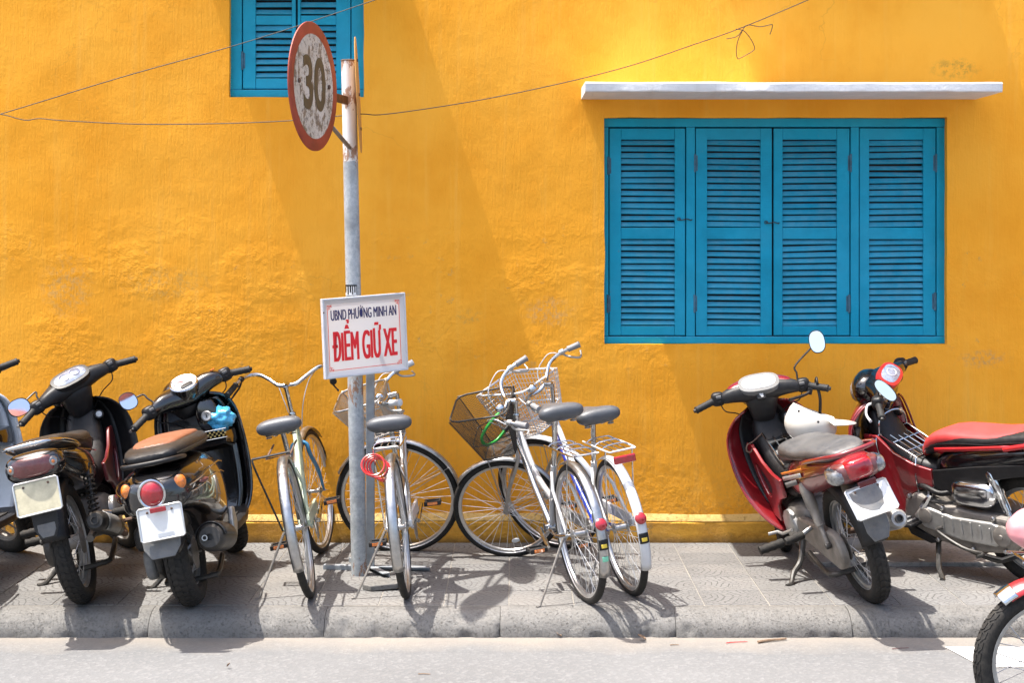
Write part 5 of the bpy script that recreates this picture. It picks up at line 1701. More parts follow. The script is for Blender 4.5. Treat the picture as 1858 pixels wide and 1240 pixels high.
    for s in (-1, 1):
        for (y0, z0, y1, z1, hgt, mm) in o.get('stripes', []):
            rows_ = []
            for k in range(9):
                t_ = k / 8
                y, z = y0 + (y1 - y0) * t_, z0 + (z1 - z0) * t_
                w_ = 0.1375 - 0.10 * (max(0, -y - 0.02)) - 0.055 * max(0, y - 0.25) + o.get('stripe_out', 0.0)
                rows_.append([V((s * (w_ - 0.002), y, z - hgt / 2)), V((s * w_, y, z + hgt / 2))])
            build('side_stripe', MB().sheet(rows_), mm, tl, solid=0.002)
    seat_secs = o.get('seat') or [(0.575, 0.60, 0.65, 0.045), (0.54, 0.60, 0.70, 0.080), (0.44, 0.64, 0.755, 0.112), (0.28, 0.68, 0.762, 0.130), (0.12, 0.70, 0.762, 0.132), (0.02, 0.715, 0.785, 0.128), (-0.13, 0.725, 0.805, 0.118), (-0.26, 0.74, 0.808, 0.100), (-0.31, 0.75, 0.80, 0.075), (-0.325, 0.76, 0.785, 0.05)]
    st = build('seat', yz_body(seat_secs, 0.6, 24), c['seat'], root, sub=1)
    for s in (-1, 1):
        build('seat_seam', MB().tube(spline([V((s * hw * 1.0, y, zb + 0.42 * (zt - zb))) for y, zb, zt, hw in seat_secs[1:-1]], 3), 0.0028, 6), MT['black_plastic'], st)
        build('panel_gap', MB().tube(spline([V((s * 0.105, 0.43, 0.53)), V((s * 0.1305, 0.28, 0.575)), V((s * 0.1355, 0.10, 0.625)), V((s * 0.1275, -0.08, 0.665)), V((s * 0.1095, -0.24, 0.70))], 4), 0.0018, 5), MT['black_plastic'], tl)
    if o.get('seat_inset'):
        ins = [(y, zt - 0.03, zt + 0.006 + 0.004 * (i > 4), hw * 0.96) for i, (y, zb, zt, hw) in enumerate(seat_secs[:7])]
        ins[-1] = (ins[-1][0] - 0.10, ins[-1][1], ins[-1][2] - 0.012, 0.03)
        build('seat_inset', yz_body([(0.592, 0.592, 0.645, 0.05)] + [(y, zb - 0.04, zt, hw * (1.09 if y > 0.3 else 1.0)) for y, zb, zt, hw in ins], 0.6, 24), o['seat_inset'], st, sub=1)
    gr = [V((0.128, 0.02, 0.715)), V((0.135, -0.10, 0.745)), V((0.122, -0.30, 0.785)), V((0.085, -0.40, 0.800)), V((0.0, -0.425, 0.803))]
    gr = gr + [V((-p.x, p.y, p.z)) for p in gr[-2::-1]]
    build('grab_rail', MB().tube(spline(gr, 5), o.get('rail_r', 0.0105), 10), c['rail'], root)
    # tail lamp
    tn = V((0, -0.95, 0.05))
    if o['lamp'] == 'wide':
        lh = build('tail_lamp', MB().ell((0, -0.335, 0.700), (0.130, 0.078, 0.070), ex=0.75), MT['black_paint'], root)
        build('red_lens', MB().ell((0, -0.345, 0.703), (0.112, 0.078, 0.056), ex=0.75), MT['dull_red_lens'], lh)
        for s in (-1, 1):
            build('indicator_lens', MB().lathe([(0.024, 0), (0.024, 0.014), (0.017, 0.024), (0.0, 0.028)], V((s * 0.084, -0.380, 0.708)), (s * 0.45, -1, 0), 18), MT['clear_lens'], lh)
            build('indicator_bulb', MB().ell(V((s * 0.091, -0.402, 0.708)), (0.009, 0.006, 0.009)), MT['orange_lens'], lh)
    else:
        lh = build('tail_lamp', MB().ell((0, -0.33, 0.702), (0.122, 0.072, 0.052), ex=0.72), MT['dull_red_lens'], root)
        build('red_lens', MB().ell((0, -0.348, 0.712), (0.068, 0.072, 0.050), ex=0.6), MT['red_lens'], lh)
        for s in (-1, 1):
            build('indicator_lens', MB().ell((s * 0.092, -0.322, 0.698), (0.042, 0.070, 0.040), ex=0.75), MT['clear_lens'], lh)
        build('reflector', MB().box((0.015, -0.385, 0.638), (0.085, 0.018, 0.034)), MT['dull_red_lens'], lh, smooth=0, bevel=0.004)
    # rear fender, plate, flap
    rf = build('rear_fender', fender(RA, R + 0.050, 0.062, 70, 168, 24, 0.045, 9), MT['black_plastic'], root, solid=0.004)
    build('plate_bracket', yz_body([(-0.24, 0.55, 0.68, 0.06), (-0.32, 0.51, 0.67, 0.06), (-0.375, 0.49, 0.65, 0.056), (-0.395, 0.51, 0.61, 0.05)], 0.55), MT['black_plastic'], rf)
    plate(root, (0.0, -0.425, 0.575), o.get('plate_tilt', 22), c['plate'], worn=o.get('plate_worn'))
    fl = [(-0.056, 0.50), (0.056, 0.50), (0.054, 0.43), (0.034, 0.385), (-0.034, 0.385), (-0.054, 0.43)]
    build('mud_flap', MB().loft([[V((x, -0.385 - (0.46 - z) * 0.10 + d_, z)) for x, z in fl] for d_ in (0.0, -0.008)]), o.get('flap', MT['dusty_plastic']), rf, smooth=0, bevel=0.003)
    build('flap_reflector', MB().loft([[V((x * 0.72, -0.392 - (0.46 - z) * 0.10 + d_, z * 0.62 + 0.152)) for x, z in fl] for d_ in (0.0, -0.004)]), MT['dusty_plastic'], rf, smooth=0, bevel=0.002)
    # handlebar cowl
    hy, hz = 0.80, 0.945
    secs = [(-0.205, 0.785, 0.938, 0.028, 0.028), (-0.17, 0.79, 0.945, 0.038, 0.035), (-0.125, 0.805, 0.95, 0.056, 0.044), (-0.08, 0.83, 0.95, 0.085, 0.055), (0, 0.845, 0.945, 0.10, 0.064)]
    secs = secs + [(-x, y, z, a, b) for x, y, z, a, b in secs[-2::-1]]
    rings = [sellipse((x, y, z), (0, 1, 0), (0, 0, 1), a, b, 0.8, 20) for x, y, z, a, b in secs]
    cw = build('handlebar_cowl', MB().loft(rings), c['cowl'], root, M=MS, sub=1)
    build('steering_neck', path_body([(0.80, 0.965, 0.098, 0.06), (0.82, 0.91, 0.090, 0.066), (0.855, 0.84, 0.068, 0.06), (0.89, 0.775, 0.058, 0.052)], 0.75), c['neck'], root, M=MS, sub=1)
    gn = V((0, -0.62, 0.785))
    gc = V((0, 0.772, 0.995))
    gb = build('gauge_housing', MB().loft([sellipse(gc - gn * 0.07, (1, 0, 0), gn.cross(V((1, 0, 0))), 0.085, 0.045, 0.75, 24), sellipse(gc - gn * 0.02, (1, 0, 0), gn.cross(V((1, 0, 0))), 0.108, 0.064, 0.75, 24), sellipse(gc, (1, 0, 0), gn.cross(V((1, 0, 0))), 0.104, 0.060, 0.75, 24), sellipse(gc + gn * 0.002, (1, 0, 0), gn.cross(V((1, 0, 0))), 0.09, 0.048, 0.75, 24)]), c['gauge'], root, M=MS)
    build('gauge_glass', disc(gc + gn * 0.004, gn, 0.086, 0.044, 0.006, 0.75, 24, dome=0.010), c['dial'], gb, M=MS)
    for k in ((-1, 1) if o['lamp'] == 'wide' else (0,)):
        build('gauge_ring', ring_of(gc + gn * 0.0135 + V((k * 0.030, 0, 0)), gn, 0.024 if k else 0.034, 0.024, 0.0012, 1.0), MT['navy_mark'] if o['lamp'] == 'wide' else MT['white_mark'], gb, M=MS)
    build('cowl_front', MB().ell((0, 0.91, 0.93), (0.11, 0.075, 0.085), ex=0.85), c['front'], root, M=MS)
    build('headlamp', MB().ell((0, 0.945, 0.92), (0.085, 0.055, 0.062), ex=0.85), MT['clear_lens'], root, M=MS)
    if o.get('cowl_top'):
        top = [(x, y + 0.012, z + 0.012, a * 0.96, b * 0.92) for x, y, z, a, b in secs[1:-1]]
        build('cowl_top', MB().loft([sellipse((x, y, z), (0, 1, 0), (0, 0, 1), a, b, 0.8, 20) for x, y, z, a, b in top]), o['cowl_top'], root, M=MS, sub=1)
    if o.get('badge'):
        bn = V((0, -0.86, 0.5))
        bc = V((0, 0.733, 0.935))
        bd = build('badge', disc(bc, bn, 0.022, 0.020, 0.02, 0.4, 16), MT['grey_plastic'], root, M=MS)
        wing = MB()
        b_ = bn.cross(V((1, 0, 0)))
        for k in range(4):
            q0 = bc + bn * 0.002 + V((-0.011 + 0.003 * k, 0, 0)) + b_ * (0.009 - 0.006 * k)
            wing.tube(spline([q0, q0 + V((0.010, 0, 0)) - b_ * 0.002, q0 + V((0.022 - 0.004 * k, 0, 0)) + b_ * 0.002], 3), 0.0024, 6)
        build('wing_mark', wing, MT['white_mark'], bd, M=MS)
    controls(root, MS, hy - 0.01, hz - 0.005, c, o.get('grip_drop', 0.02), o.get('grip_reach', 0.01))
    for mr in o.get('mirrors', []):
        mirror(root, *mr, MS)
    return root, MS

common = dict(plate=MT['plate_white'], switch=MT['black_plastic'], trim=MT['black_plastic'], rail=MT['chrome'], muffler=MT['black_metal'], dial=MT['dial'], gauge=MT['grey_plastic'], neck=MT['grey_plastic'], front=MT['black_paint'])

mb1, ms1 = underbone('black and dark red motorbike with cream number plate and smoked tail lamp', place(156, 1094), 5.0, -13, 34,
    dict(common, tail=MT['black_paint'], seat=MT['seat_vinyl'], shield=MT['black_plastic'], inner=MT['black_plastic'], tunnel=MT['grey_plastic'], fairing=MT['dark_red'], cowl=MT['grey_plastic'], front_fender=MT['black_paint'], plate=MT['plate_cream']),
    dict(shock='spring', lamp='wide', plate_tilt=14, flap=MT['grey_plastic'],
         stripes=[(0.36, 0.64, -0.05, 0.705, 0.006, MT['dark_red'])],
         mirrors=[((-0.19, 0.79, 0.965), (-0.185, 0.81, 1.01), (-0.30, 0.77, 0.985), (0.25, -0.93, 0.25), 0.062, 0.045)]))
mb3, ms3 = underbone('red motorbike with grey seat, white helmet on its grip and white number plate', place(1586, 1092), 8.5, -18, -16,
    dict(common, tail=MT['red_paint'], seat=MT['grey_vinyl'], shield=MT['red_paint'], inner=MT['grey_plastic'], tunnel=MT['black_plastic'], fairing=MT['red_paint'], cowl=MT['grey_plastic'], front_fender=MT['red_paint'], gauge=MT['dusty_plastic'], dial=MT['white_dial'], rail=MT['red_paint'], muffler=MT['alloy'], trim=MT['red_paint']),
    dict(shock='plain', lamp='split', plate_tilt=32, plate_worn=MT['dusty_plastic'], cowl_top=MT['red_paint'], badge=True,
         stripes=[(0.42, 0.60, 0.02, 0.690, 0.012, MT['orange_mark']), (0.42, 0.575, 0.06, 0.655, 0.022, MT['silver_paint']), (0.40, 0.545, 0.16, 0.605, 0.026, MT['dusty_plastic'])],
         mirrors=[((0.195, 0.79, 0.965), (0.20, 0.80, 1.045), (0.325, 0.79, 1.145), (-0.10, -0.97, 0.22), 0.040, 0.058)]))
mb4, ms4 = underbone('red and black motorbike with red seat and silver engine seen from its side', V((2.55, 7.62, 0)), 36, -11, 26,
    dict(common, tail=MT['black_paint'], seat=MT['seat_vinyl'], shield=MT['red_paint'], inner=MT['black_paint'], tunnel=MT['black_plastic'], fairing=MT['red_paint'], cowl=MT['black_paint'], front_fender=MT['red_paint'], gauge=MT['bright_red'], rail=MT['bright_red'], neck=MT['black_paint'], muffler=MT['alloy'], trim=MT['red_paint'], lever=MT['white_paint']),
    dict(shock='chrome', lamp='split', cvt=True, seat_inset=MT['red_vinyl'], rail_r=0.013, plate_tilt=25,
         stripes=[(0.44, 0.665, -0.02, 0.73, 0.022, MT['bright_red'])],
         mirrors=[((-0.19, 0.79, 0.965), (-0.205, 0.78, 0.99), (-0.24, 0.73, 1.015), (-0.75, -0.5, 0.35), 0.030, 0.070)]))
mbp, msp = underbone('passing motorbike cut off by the right edge with red front fender', V((3.138, 5.60, ROAD_Z)), 90, 0, 0,
    dict(common, tail=MT['red_paint'], seat=MT['seat_vinyl'], shield=MT['red_paint'], inner=MT['grey_plastic'], tunnel=MT['black_plastic'], fairing=MT['red_paint'], cowl=MT['grey_plastic'], front_fender=MT['bright_red']),
    dict(shock='plain', lamp='split', chrome_tip=True, ff0=54))
del mbp['group']
# rack over its front wheel and the pink bundle on it
rk = MB()
for s in (-1, 1):
    rk.tube([V((s * 0.085, 1.12, 0.46)), V((s * 0.09, 1.17, 0.655)), V((s * 0.09, 1.36, 0.66))], 0.006, 7)
for yy in (1.18, 1.26, 1.34):
    rk.tube([V((-0.09, yy, 0.66)), V((0.09, yy, 0.66))], 0.005, 7)
build('front_rack', rk, MT['chrome'], mbp)
mb = MB()
rings = []
for i in range(15):
    t_ = i / 14
    x = -0.165 + 0.33 * t_
    k = math.sin(PI * min(max(t_, 0.02), 0.98)) ** 0.45
    rings.append([V((x, 0.12 * k * math.cos(a) * (1 + 0.08 * math.sin(5 * a + i)), 0.095 + 0.094 * k * math.sin(a) * (1 + 0.05 * math.sin(3 * a + 2 * i)))) for a in [2 * PI * j / 20 for j in range(20)]])
pk = build('pink_bundle', MB().loft(rings), MT['pink'], None, sub=1, smooth=180)
pk.location = (1.917, 5.60, ROAD_Z + 0.665)
tag(pk, 'rounded pink bundle on the passing motorbike at the right edge', 'bundle')

# chrome load racks in the step-through of the two red motorbikes
def step_rack(root, kind):
    if kind == 'flat':
        p = [V((-0.06, 0.80, 0.735)), V((-0.06, 0.57, 0.60)), V((0.06, 0.57, 0.60)), V((0.06, 0.80, 0.735))]
        rk = build('step_rack', MB().tube(p, 0.0055, 8), MT['chrome'], root)
        build('rack_plate', MB().box((0, 0.73, 0.697), (0.13, 0.03, 0.005), Matrix.Rotation(rad(30), 3, 'X')), MT['chrome'], rk, smooth=0)
        for x in (-0.022, 0.028):
            build('rack_rod', MB().tube([V((x, 0.76, 0.715)), V((x, 0.60, 0.62))], 0.004, 6), MT['chrome'], rk)
        hk = build('bag_hook', MB().tube(spline([V((-0.06, 0.80, 0.735)), V((-0.12, 0.80, 0.71)), V((-0.15, 0.80, 0.705)), V((-0.165, 0.795, 0.68)), V((-0.15, 0.79, 0.665)), V((-0.135, 0.79, 0.68))], 4), 0.004, 6), MT['rust_metal'], rk)
    else:
        q = [V((-0.11, 0.80, 0.70)), V((-0.10, 0.58, 0.60)), V((0.10, 0.58, 0.60)), V((0.11, 0.80, 0.70))]
        rk = build('step_rack', MB().tube(q, 0.0055, 8, closed=True), MT['chrome'], root)
        build('rack_hoop', MB().tube(spline([V((-0.11, 0.80, 0.70)), V((-0.09, 0.80, 0.775)), V((0.0, 0.80, 0.80)), V((0.09, 0.80, 0.775)), V((0.11, 0.80, 0.70))], 5), 0.005, 7), MT['chrome'], rk)
        for x in (-0.06, -0.02, 0.02, 0.06):
            build('rack_rod', MB().tube([V((x, 0.80, 0.70)), V((x, 0.58, 0.60))], 0.0035, 6), MT['chrome'], rk)
        for y in (0.64, 0.72):
            build('cross_rod', MB().tube([V((-0.105, y, 0.60 + (y - 0.58) * 0.45)), V((0.105, y, 0.60 + (y - 0.58) * 0.45))], 0.004, 6), MT['chrome'], rk)
        build('rack_strap', MB().tube(spline([V((-0.10, 0.585, 0.60)), V((-0.135, 0.57, 0.52)), V((-0.14, 0.56, 0.43)), V((-0.13, 0.55, 0.385))], 5), 0.0045, 6), MT['chrome'], rk)
        build('rack_strap', MB().tube(spline([V((-0.11, 0.80, 0.70)), V((-0.14, 0.80, 0.68)), V((-0.145, 0.79, 0.62)), V((-0.135, 0.785, 0.585))], 5), 0.0045, 6), MT['chrome'], rk)
step_rack(mb3, 'flat')
step_rack(mb4, 'hoop')

# the helmet hung on the right grip of the red motorbike
bpy.context.view_layer.update()
gp = mb3.matrix_world @ (ms3 @ V((0.285, 0.775, 0.945)))
hel = empty('helmet', gp)
tag(hel, 'cream white open helmet hanging upside down from the red motorbike grip', 'helmet')
rot = Matrix.Rotation(rad(12), 3, 'Y')
hc = V((-0.045, -0.08, -0.205))
rings = []
for i in range(13):
    ph = -PI / 2 + (PI * 0.70) * i / 12
    ring = []
    for k in range(28):
        a = 2 * PI * k / 28
        lift = 0.0
        z = 0.105 * math.sin(ph)
        if i == 12:
            lift = 0.028 * max(0, 0.5 + 0.5 * math.cos(a - PI)) ** 2        # ear flap rises on the left as it hangs
        elif i == 11:
            lift = 0.018 * max(0, 0.5 + 0.5 * math.cos(a - PI)) ** 2
        ring.append(hc + rot @ V((0.132 * math.cos(ph) * math.cos(a), 0.108 * math.cos(ph) * math.sin(a), z + lift)))
    rings.append(ring)
build('shell', MB().loft(rings, cap=False), MT['helmet_white'], hel, solid=0.012, smooth=180, off=-1)
rows = []
for i in range(6):
    t_ = i / 5
    row = []
    for k in range(15):
        a = rad(-62 + 124 * k / 14)
        r = 0.126 + 0.095 * t_ * (math.cos(a) ** 0.6)
        row.append(hc + rot @ V((r * math.cos(a), r * 0.86 * math.sin(a), 0.045 + 0.012 * t_ - 0.05 * t_ * (1 - math.cos(a)))))
    rows.append(row)
build('peak', MB().sheet(rows), MT['helmet_white'], hel, solid=0.004, smooth=180)
st = [V((0.0, 0.0, -0.012)), V((-0.02, 0.0, -0.03)), V((-0.06, -0.03, -0.06)), hc + rot @ V((-0.128, 0.0, 0.10))]
mb = MB().tube(spline([V((0.0, -0.022, 0.0)), V((0, 0, 0.022)), V((0.0, 0.022, 0.0)), V((0.0, 0.0, -0.022))], 4, True), 0.006, 6, closed=True)
build('strap_loop', mb, MT['black_plastic'], hel)
build('chin_strap', MB().tube(spline(st, 5), 0.008, 6), MT['black_plastic'], hel)
build('chin_strap', MB().tube(spline([V((0.004, 0.0, -0.02)), V((0.015, -0.02, -0.08)), hc + rot @ V((0.05, 0.07, 0.06))], 5), 0.008, 6), MT['black_plastic'], hel)
build('buckle', MB().box(V((-0.035, -0.012, -0.045)), (0.024, 0.016, 0.034), rot), MT['black_plastic'], hel, smooth=0, bevel=0.003)
for p in ((-0.085, -0.055, 0.06), (0.01, -0.105, 0.03)):
    build('rivet', MB().lathe([(0.006, 0), (0.006, 0.004), (0.003, 0.006)], hc + rot @ V((p[0], p[1] - 0.012, p[2])), (0, -1, 0), 10), MT['black_metal'], hel)
build('round_sticker', disc(hc + rot @ V((0.095, -0.088, -0.035)), (0.55, -0.8, -0.25), 0.018, 0.012, 0.006, 1.0, 16), MT['tan_vinyl'], hel)

# ------------------------------------------------------------------ rounded scooters
def scooter(label, loc, heading, lean, steer, paint, o):
    root = empty('scooter', loc, heading, lean)
    tag(root, label, 'scooter', 'scooters parked along the wall')
    R, wb = 0.238, 1.17
    RA, FA = V((0, 0, R)), V((0, wb, R))
    SP, sa = V((0, 1.10, 0.26)), V((0, -0.44, 0.898))
    MS = Matrix.Translation(SP) @ Matrix.Rotation(rad(steer), 4, sa) @ Matrix.Translation(-SP)
    wm = dict(MWH, rim=MT['dirty_alloy'])
    wheel(root, 'rear_wheel', RA, R, 0.052, 0.056, wm, 0.035, 18, 0.075, 0.05, 0.006, tread=True, nseg=64)
    wheel(root, 'front_wheel', FA, R, 0.046, 0.050, wm, 0.03, 18, 0.06, 0.045, 0.006, M=MS, tread=True, nseg=64)
    bp, gp_ = MT['black_plastic'], MT['grey_plastic']
    # front: fork cover, fender
    build('front_fender', fender(FA, R + 0.030, 0.075, 10, 170, 26, 0.05, 9), paint, root, solid=0.004, M=MS)
    for s in (-1, 1):
        build('fork_leg', MB().tube([FA + V((s * 0.085, 0, 0)), FA + V((s * 0.085, -0.20, 0.40))], [0.021, 0.017], 12), MT['black_metal'], root, M=MS)
    # leg shield
    rows = dense_rows([(0.885, 0.875, 0.10), (0.86, 0.90, 0.165), (0.79, 0.93, 0.205), (0.66, 0.935, 0.222), (0.50, 0.92, 0.228), (0.36, 0.895, 0.215), (0.27, 0.865, 0.18), (0.235, 0.84, 0.14)], 4)
    sh = build('leg_shield', shield(rows, sweep=0.075, pw=3.0), paint, root, solid=0.012, smooth=60)
    for s in (-1, 1):
        build('shield_trim', MB().tube([V((s * hw, y + 0.03 - 0.075, z)) for z, y, hw in rows], 0.008, 8), o.get('trim', MT['black_paint']), sh)
    inn = build('inner_panel', shield([(z, y - 0.03, hw * 0.80) for z, y, hw in rows[4:-4]], sweep=0.02, bow=0.0), o['inner'], root, solid=0.02, smooth=60)
    build('glove_tray', yz_body([(0.70, 0.625, 0.70, 0.165), (0.78, 0.60, 0.705, 0.185), (0.885, 0.585, 0.705, 0.19)], 0.4), MT['black_paint'], inn, sub=0)
    build('ignition_panel', path_body([(0.80, 0.865, 0.045, 0.02), (0.80, 0.80, 0.062, 0.03), (0.80, 0.735, 0.055, 0.03), (0.81, 0.69, 0.035, 0.02)], 0.8), MT['black_paint'], inn, sub=1).location = (0.075, 0, 0)
    kc = V((0.078, 0.768, 0.775))
    lk = build('ignition_lock', MB().lathe([(0.026, 0), (0.027, 0.010), (0.021, 0.014), (0.010, 0.010), (0.0, 0.010)], kc, (0, -1, 0.15), 20), MT['alloy'], inn)
    build('key_slot', MB().box(kc + V((0.0, -0.013, 0.002)), (0.004, 0.006, 0.015)), MT['black_plastic'], inn, smooth=0)
    # floor and tunnel
    build('floor_board', yz_body([(0.36, 0.235, 0.285, 0.16), (0.46, 0.225, 0.275, 0.19), (0.70, 0.225, 0.272, 0.195), (0.86, 0.235, 0.30, 0.18)], 0.35), bp, root)
    build('floor_mat', MB().box((0, 0.62, 0.275), (0.30, 0.34, 0.01)), MT['rubber'], root, smooth=0, bevel=0.004)
    # body
    secs = [(0.45, 0.27, 0.56, 0.10), (0.41, 0.25, 0.63, 0.165), (0.30, 0.27, 0.675, 0.195), (0.12, 0.34, 0.69, 0.208), (-0.06, 0.40, 0.69, 0.205), (-0.20, 0.445, 0.685, 0.188), (-0.31, 0.465, 0.675, 0.160), (-0.385, 0.475, 0.65, 0.118), (-0.415, 0.50, 0.62, 0.07)]
    bd = build('body', yz_body(secs, 0.72, 26), paint, root, sub=2)
    # chrome line and panel on each side
    for s in (-1, 1):
        pts = [V((s * 0.150, -0.335, 0.585)), V((s * 0.188, -0.25, 0.600)), V((s * 0.209, -0.10, 0.618)), V((s * 0.213, 0.08, 0.620)), V((s * 0.205, 0.22, 0.60))]
        build('side_trim', MB().tube(spline(pts, 4), 0.0035, 6), MT['chrome'], bd)
        pts = [V((s * 0.152, -0.330, 0.555)), V((s * 0.190, -0.25, 0.565)), V((s * 0.2115, -0.10, 0.578)), V((s * 0.2145, 0.08, 0.575)), V((s * 0.206, 0.22, 0.55))]
        build('side_trim', MB().tube(spline(pts, 4), 0.0025, 6), MT['chrome'], bd)
        build('side_mark', MB().ell((s * 0.196, -0.22, 0.583), (0.008, 0.038, 0.011), Matrix.Rotation(rad(-s * 20), 3, 'Z')), MT['dull_red_lens'], bd)
    # seat
    seat = [(0.44, 0.66, 0.70, 0.07), (0.42, 0.665, 0.735, 0.12), (0.32, 0.68, 0.765, 0.150), (0.15, 0.69, 0.768, 0.160), (-0.02, 0.695, 0.775, 0.158), (-0.18, 0.70, 0.780, 0.145), (-0.30, 0.705, 0.765, 0.115), (-0.345, 0.715, 0.745, 0.075)]
    st = build('seat', yz_body(seat, 0.6, 24), MT['seat_vinyl'], root, sub=1)
    top = [(y * 0.90 + 0.02, zt - 0.035, zt + 0.014 - 0.010 * (y > 0.40), hw * 0.76) for y, zb, zt, hw in seat[1:-1]]
    build('seat_top', yz_body(top, 0.62, 24), o['seat_top'], st, sub=1)
    for s in (-1, 1):
        build('seat_seam', MB().tube(spline([V((s * hw, y, zb + 0.40 * (zt - zb))) for y, zb, zt, hw in seat[1:-1]], 3), 0.003, 6), MT['black_plastic'], st)
    gb = [V((0.125, -0.20, 0.702)), V((0.125, -0.31, 0.712)), V((0.09, -0.375, 0.716)), V((0.0, -0.39, 0.716))]
    gb = gb + [V((-p.x, p.y, p.z)) for p in gb[-2::-1]]
    build('grab_rail', MB().tube(spline(gb, 5), 0.011, 10), MT['black_plastic'], root)
    # lamps
    tl = build('tail_lamp', disc((0, -0.405, 0.588), (0, -1, -0.05), 0.060, 0.062, 0.05, 1.0, 28), MT['black_paint'], root)
    build('chrome_ring', ring_of((0, -0.412, 0.588), (0, -1, -0.05), 0.055, 0.060, 0.007, 1.0), MT['chrome'], tl)
    build('red_lens', disc((0, -0.415, 0.588), (0, -1, -0.05), 0.050, 0.056, 0.02, 0.95, 28, dome=0.024), MT['red_lens'], tl)
    for s in (-1, 1):
        n_ = V((s * 0.5, -1, 0))
        c_ = V((s * 0.118, -0.362, 0.612))
        il = build('indicator', disc(c_, n_, 0.032, 0.036, 0.03, 1.0, 20), MT['black_paint'], root)
        build('orange_lens', disc(c_ + n_.normalized() * 0.003, n_, 0.028, 0.032, 0.01, 1.0, 20, dome=0.016), MT['orange_lens'], il)
    # rear fender, plate, flap
    rf = build('rear_fender', yz_body([(-0.20, 0.36, 0.50, 0.085), (-0.30, 0.33, 0.50, 0.088), (-0.37, 0.30, 0.49, 0.080), (-0.395, 0.30, 0.47, 0.07)], 0.5), MT['black_plastic'], root)
    plate(root, (0.02, -0.425, 0.462), 10, MT['plate_white'], 0.19, 0.14, o.get('worn'))
    build('reflector', MB().box((0.02, -0.442, 0.520), (0.07, 0.008, 0.02)), MT['red_lens'], root, smooth=0, bevel=0.002)
    fl = [(-0.085, 0.40), (0.085, 0.40), (0.080, 0.35), (0.05, 0.308), (-0.05, 0.308), (-0.080, 0.35)]
    build('mud_flap', MB().loft([[V((x, -0.40 - (0.36 - z) * 0.22 + d_, z)) for x, z in fl] for d_ in (0.0, -0.008)]), MT['dusty_plastic'], rf, smooth=0, bevel=0.004)
    # engine side (left) and muffler (right)
    en = build('engine', MB().prism([(0.42, 0.30), (0.38, 0.19), (0.20, 0.145), (0.0, 0.145), (-0.09, 0.19), (-0.10, 0.28), (-0.02, 0.345), (0.20, 0.36)], -0.085, -0.150), MT['black_metal'], root, smooth=0, bevel=0.02, seg=3)
    build('fan_cover', MB().ell((-0.140, -0.03, 0.235), (0.03, 0.085, 0.075), ex=0.6), MT['dusty_plastic'], en)
    build('air_box', MB().ell((-0.125, -0.10, 0.365), (0.05, 0.10, 0.06), ex=0.6), MT['black_plastic'], en)
    build('exhaust_pipe', MB().tube(spline([V((0.05, 0.36, 0.20)), V((0.12, 0.30, 0.19)), V((0.16, 0.20, 0.22)), V((0.165, 0.12, 0.26))], 5), 0.015, 8), MT['rust_metal'], root)
    m0, m1 = V((0.165, 0.20, 0.25)), V((0.180, -0.27, 0.335))
    md = m1 - m0
    L = md.length
    mf = build('muffler', MB().lathe([(0.03, 0), (0.058, 0.04), (0.066, 0.10), (0.066, L - 0.06), (0.058, L - 0.015), (0.046, L), (0.015, L), (0.013, L - 0.02), (0, L - 0.02)], m0, md, 24), MT['black_metal'], root)
    a, u, w = frame(md)
    build('heat_shield', MB().loft([[m0 + md * t_ + (u * math.cos(q) + w * math.sin(q)) * (0.071 if 0.4 < t_ < 0.9 else 0.066) for q in [rad(a_) for a_ in range(0, 181, 15)]] for t_ in (0.30, 0.34, 0.6, 0.88, 0.96)], cap=False, closed=False), MT['grey_plastic'], mf, solid=0.004)
    build('muffler_outlet', MB().lathe([(0.012, 0), (0.013, 0.015), (0.009, 0.015), (0.008, 0.0)], m1 + V((-0.02, 0.0, 0.0)), md, 12), MT['steel'], mf)
    for s in (-1, 1):
        fp = build('passenger_peg', MB().prism([(0.36, 0.36), (0.30, 0.37), (0.26, 0.31), (0.25, 0.24), (0.30, 0.22), (0.37, 0.28)], s * 0.175, s * 0.200), MT['alloy'], root, smooth=0, bevel=0.008)
    shock(root, RA + V((-0.115, -0.02, 0.04)), V((-0.11, 0.08, 0.46)), 'spring')
    gz = -0.25 * math.tan(rad(lean)) + 0.006
    build('side_stand', MB().tube(spline([V((-0.10, 0.42, 0.20)), V((-0.17, 0.40, 0.12)), V((-0.25, 0.36, gz)), V((-0.28, 0.34, gz + 0.002))], 4), 0.012, 8), MT['black_metal'], root)
    build('centre_stand', MB().tube(spline([V((-0.11, 0.30, 0.15)), V((-0.12, 0.10, 0.115)), V((-0.09, 0.04, 0.11)), V((0.09, 0.04, 0.11)), V((0.12, 0.10, 0.115)), V((0.11, 0.30, 0.15))], 3), 0.013, 7), MT['black_metal'], root)
    # handlebar
    hy, hz = 0.79, 0.905
    secs = [(-0.205, 0.775, 0.905, 0.032, 0.032), (-0.155, 0.785, 0.915, 0.046, 0.044), (-0.105, 0.805, 0.915, 0.062, 0.052), (-0.055, 0.835, 0.90, 0.085, 0.065), (0, 0.845, 0.895, 0.095, 0.070)]
    secs = secs + [(-x, y, z, a_, b_) for x, y, z, a_, b_ in secs[-2::-1]]
    build('handlebar_cowl', MB().loft([sellipse((x, y, z), (0, 1, 0), (0, 0, 1), a_, b_, 0.85, 22) for x, y, z, a_, b_ in secs]), paint, root, M=MS, sub=1)
    build('steering_neck', path_body([(0.83, 0.89, 0.085, 0.065), (0.85, 0.84, 0.078, 0.065), (0.87, 0.79, 0.08, 0.06)], 0.8), MT['black_plastic'], root, M=MS, sub=1)
    build('headlamp_shell', MB().ell((0, 0.91, 0.895), (0.10, 0.085, 0.095)), paint, root, M=MS)
    build('headlamp', MB().ell((0, 0.965, 0.89), (0.08, 0.045, 0.078)), MT['clear_lens'], root, M=MS)
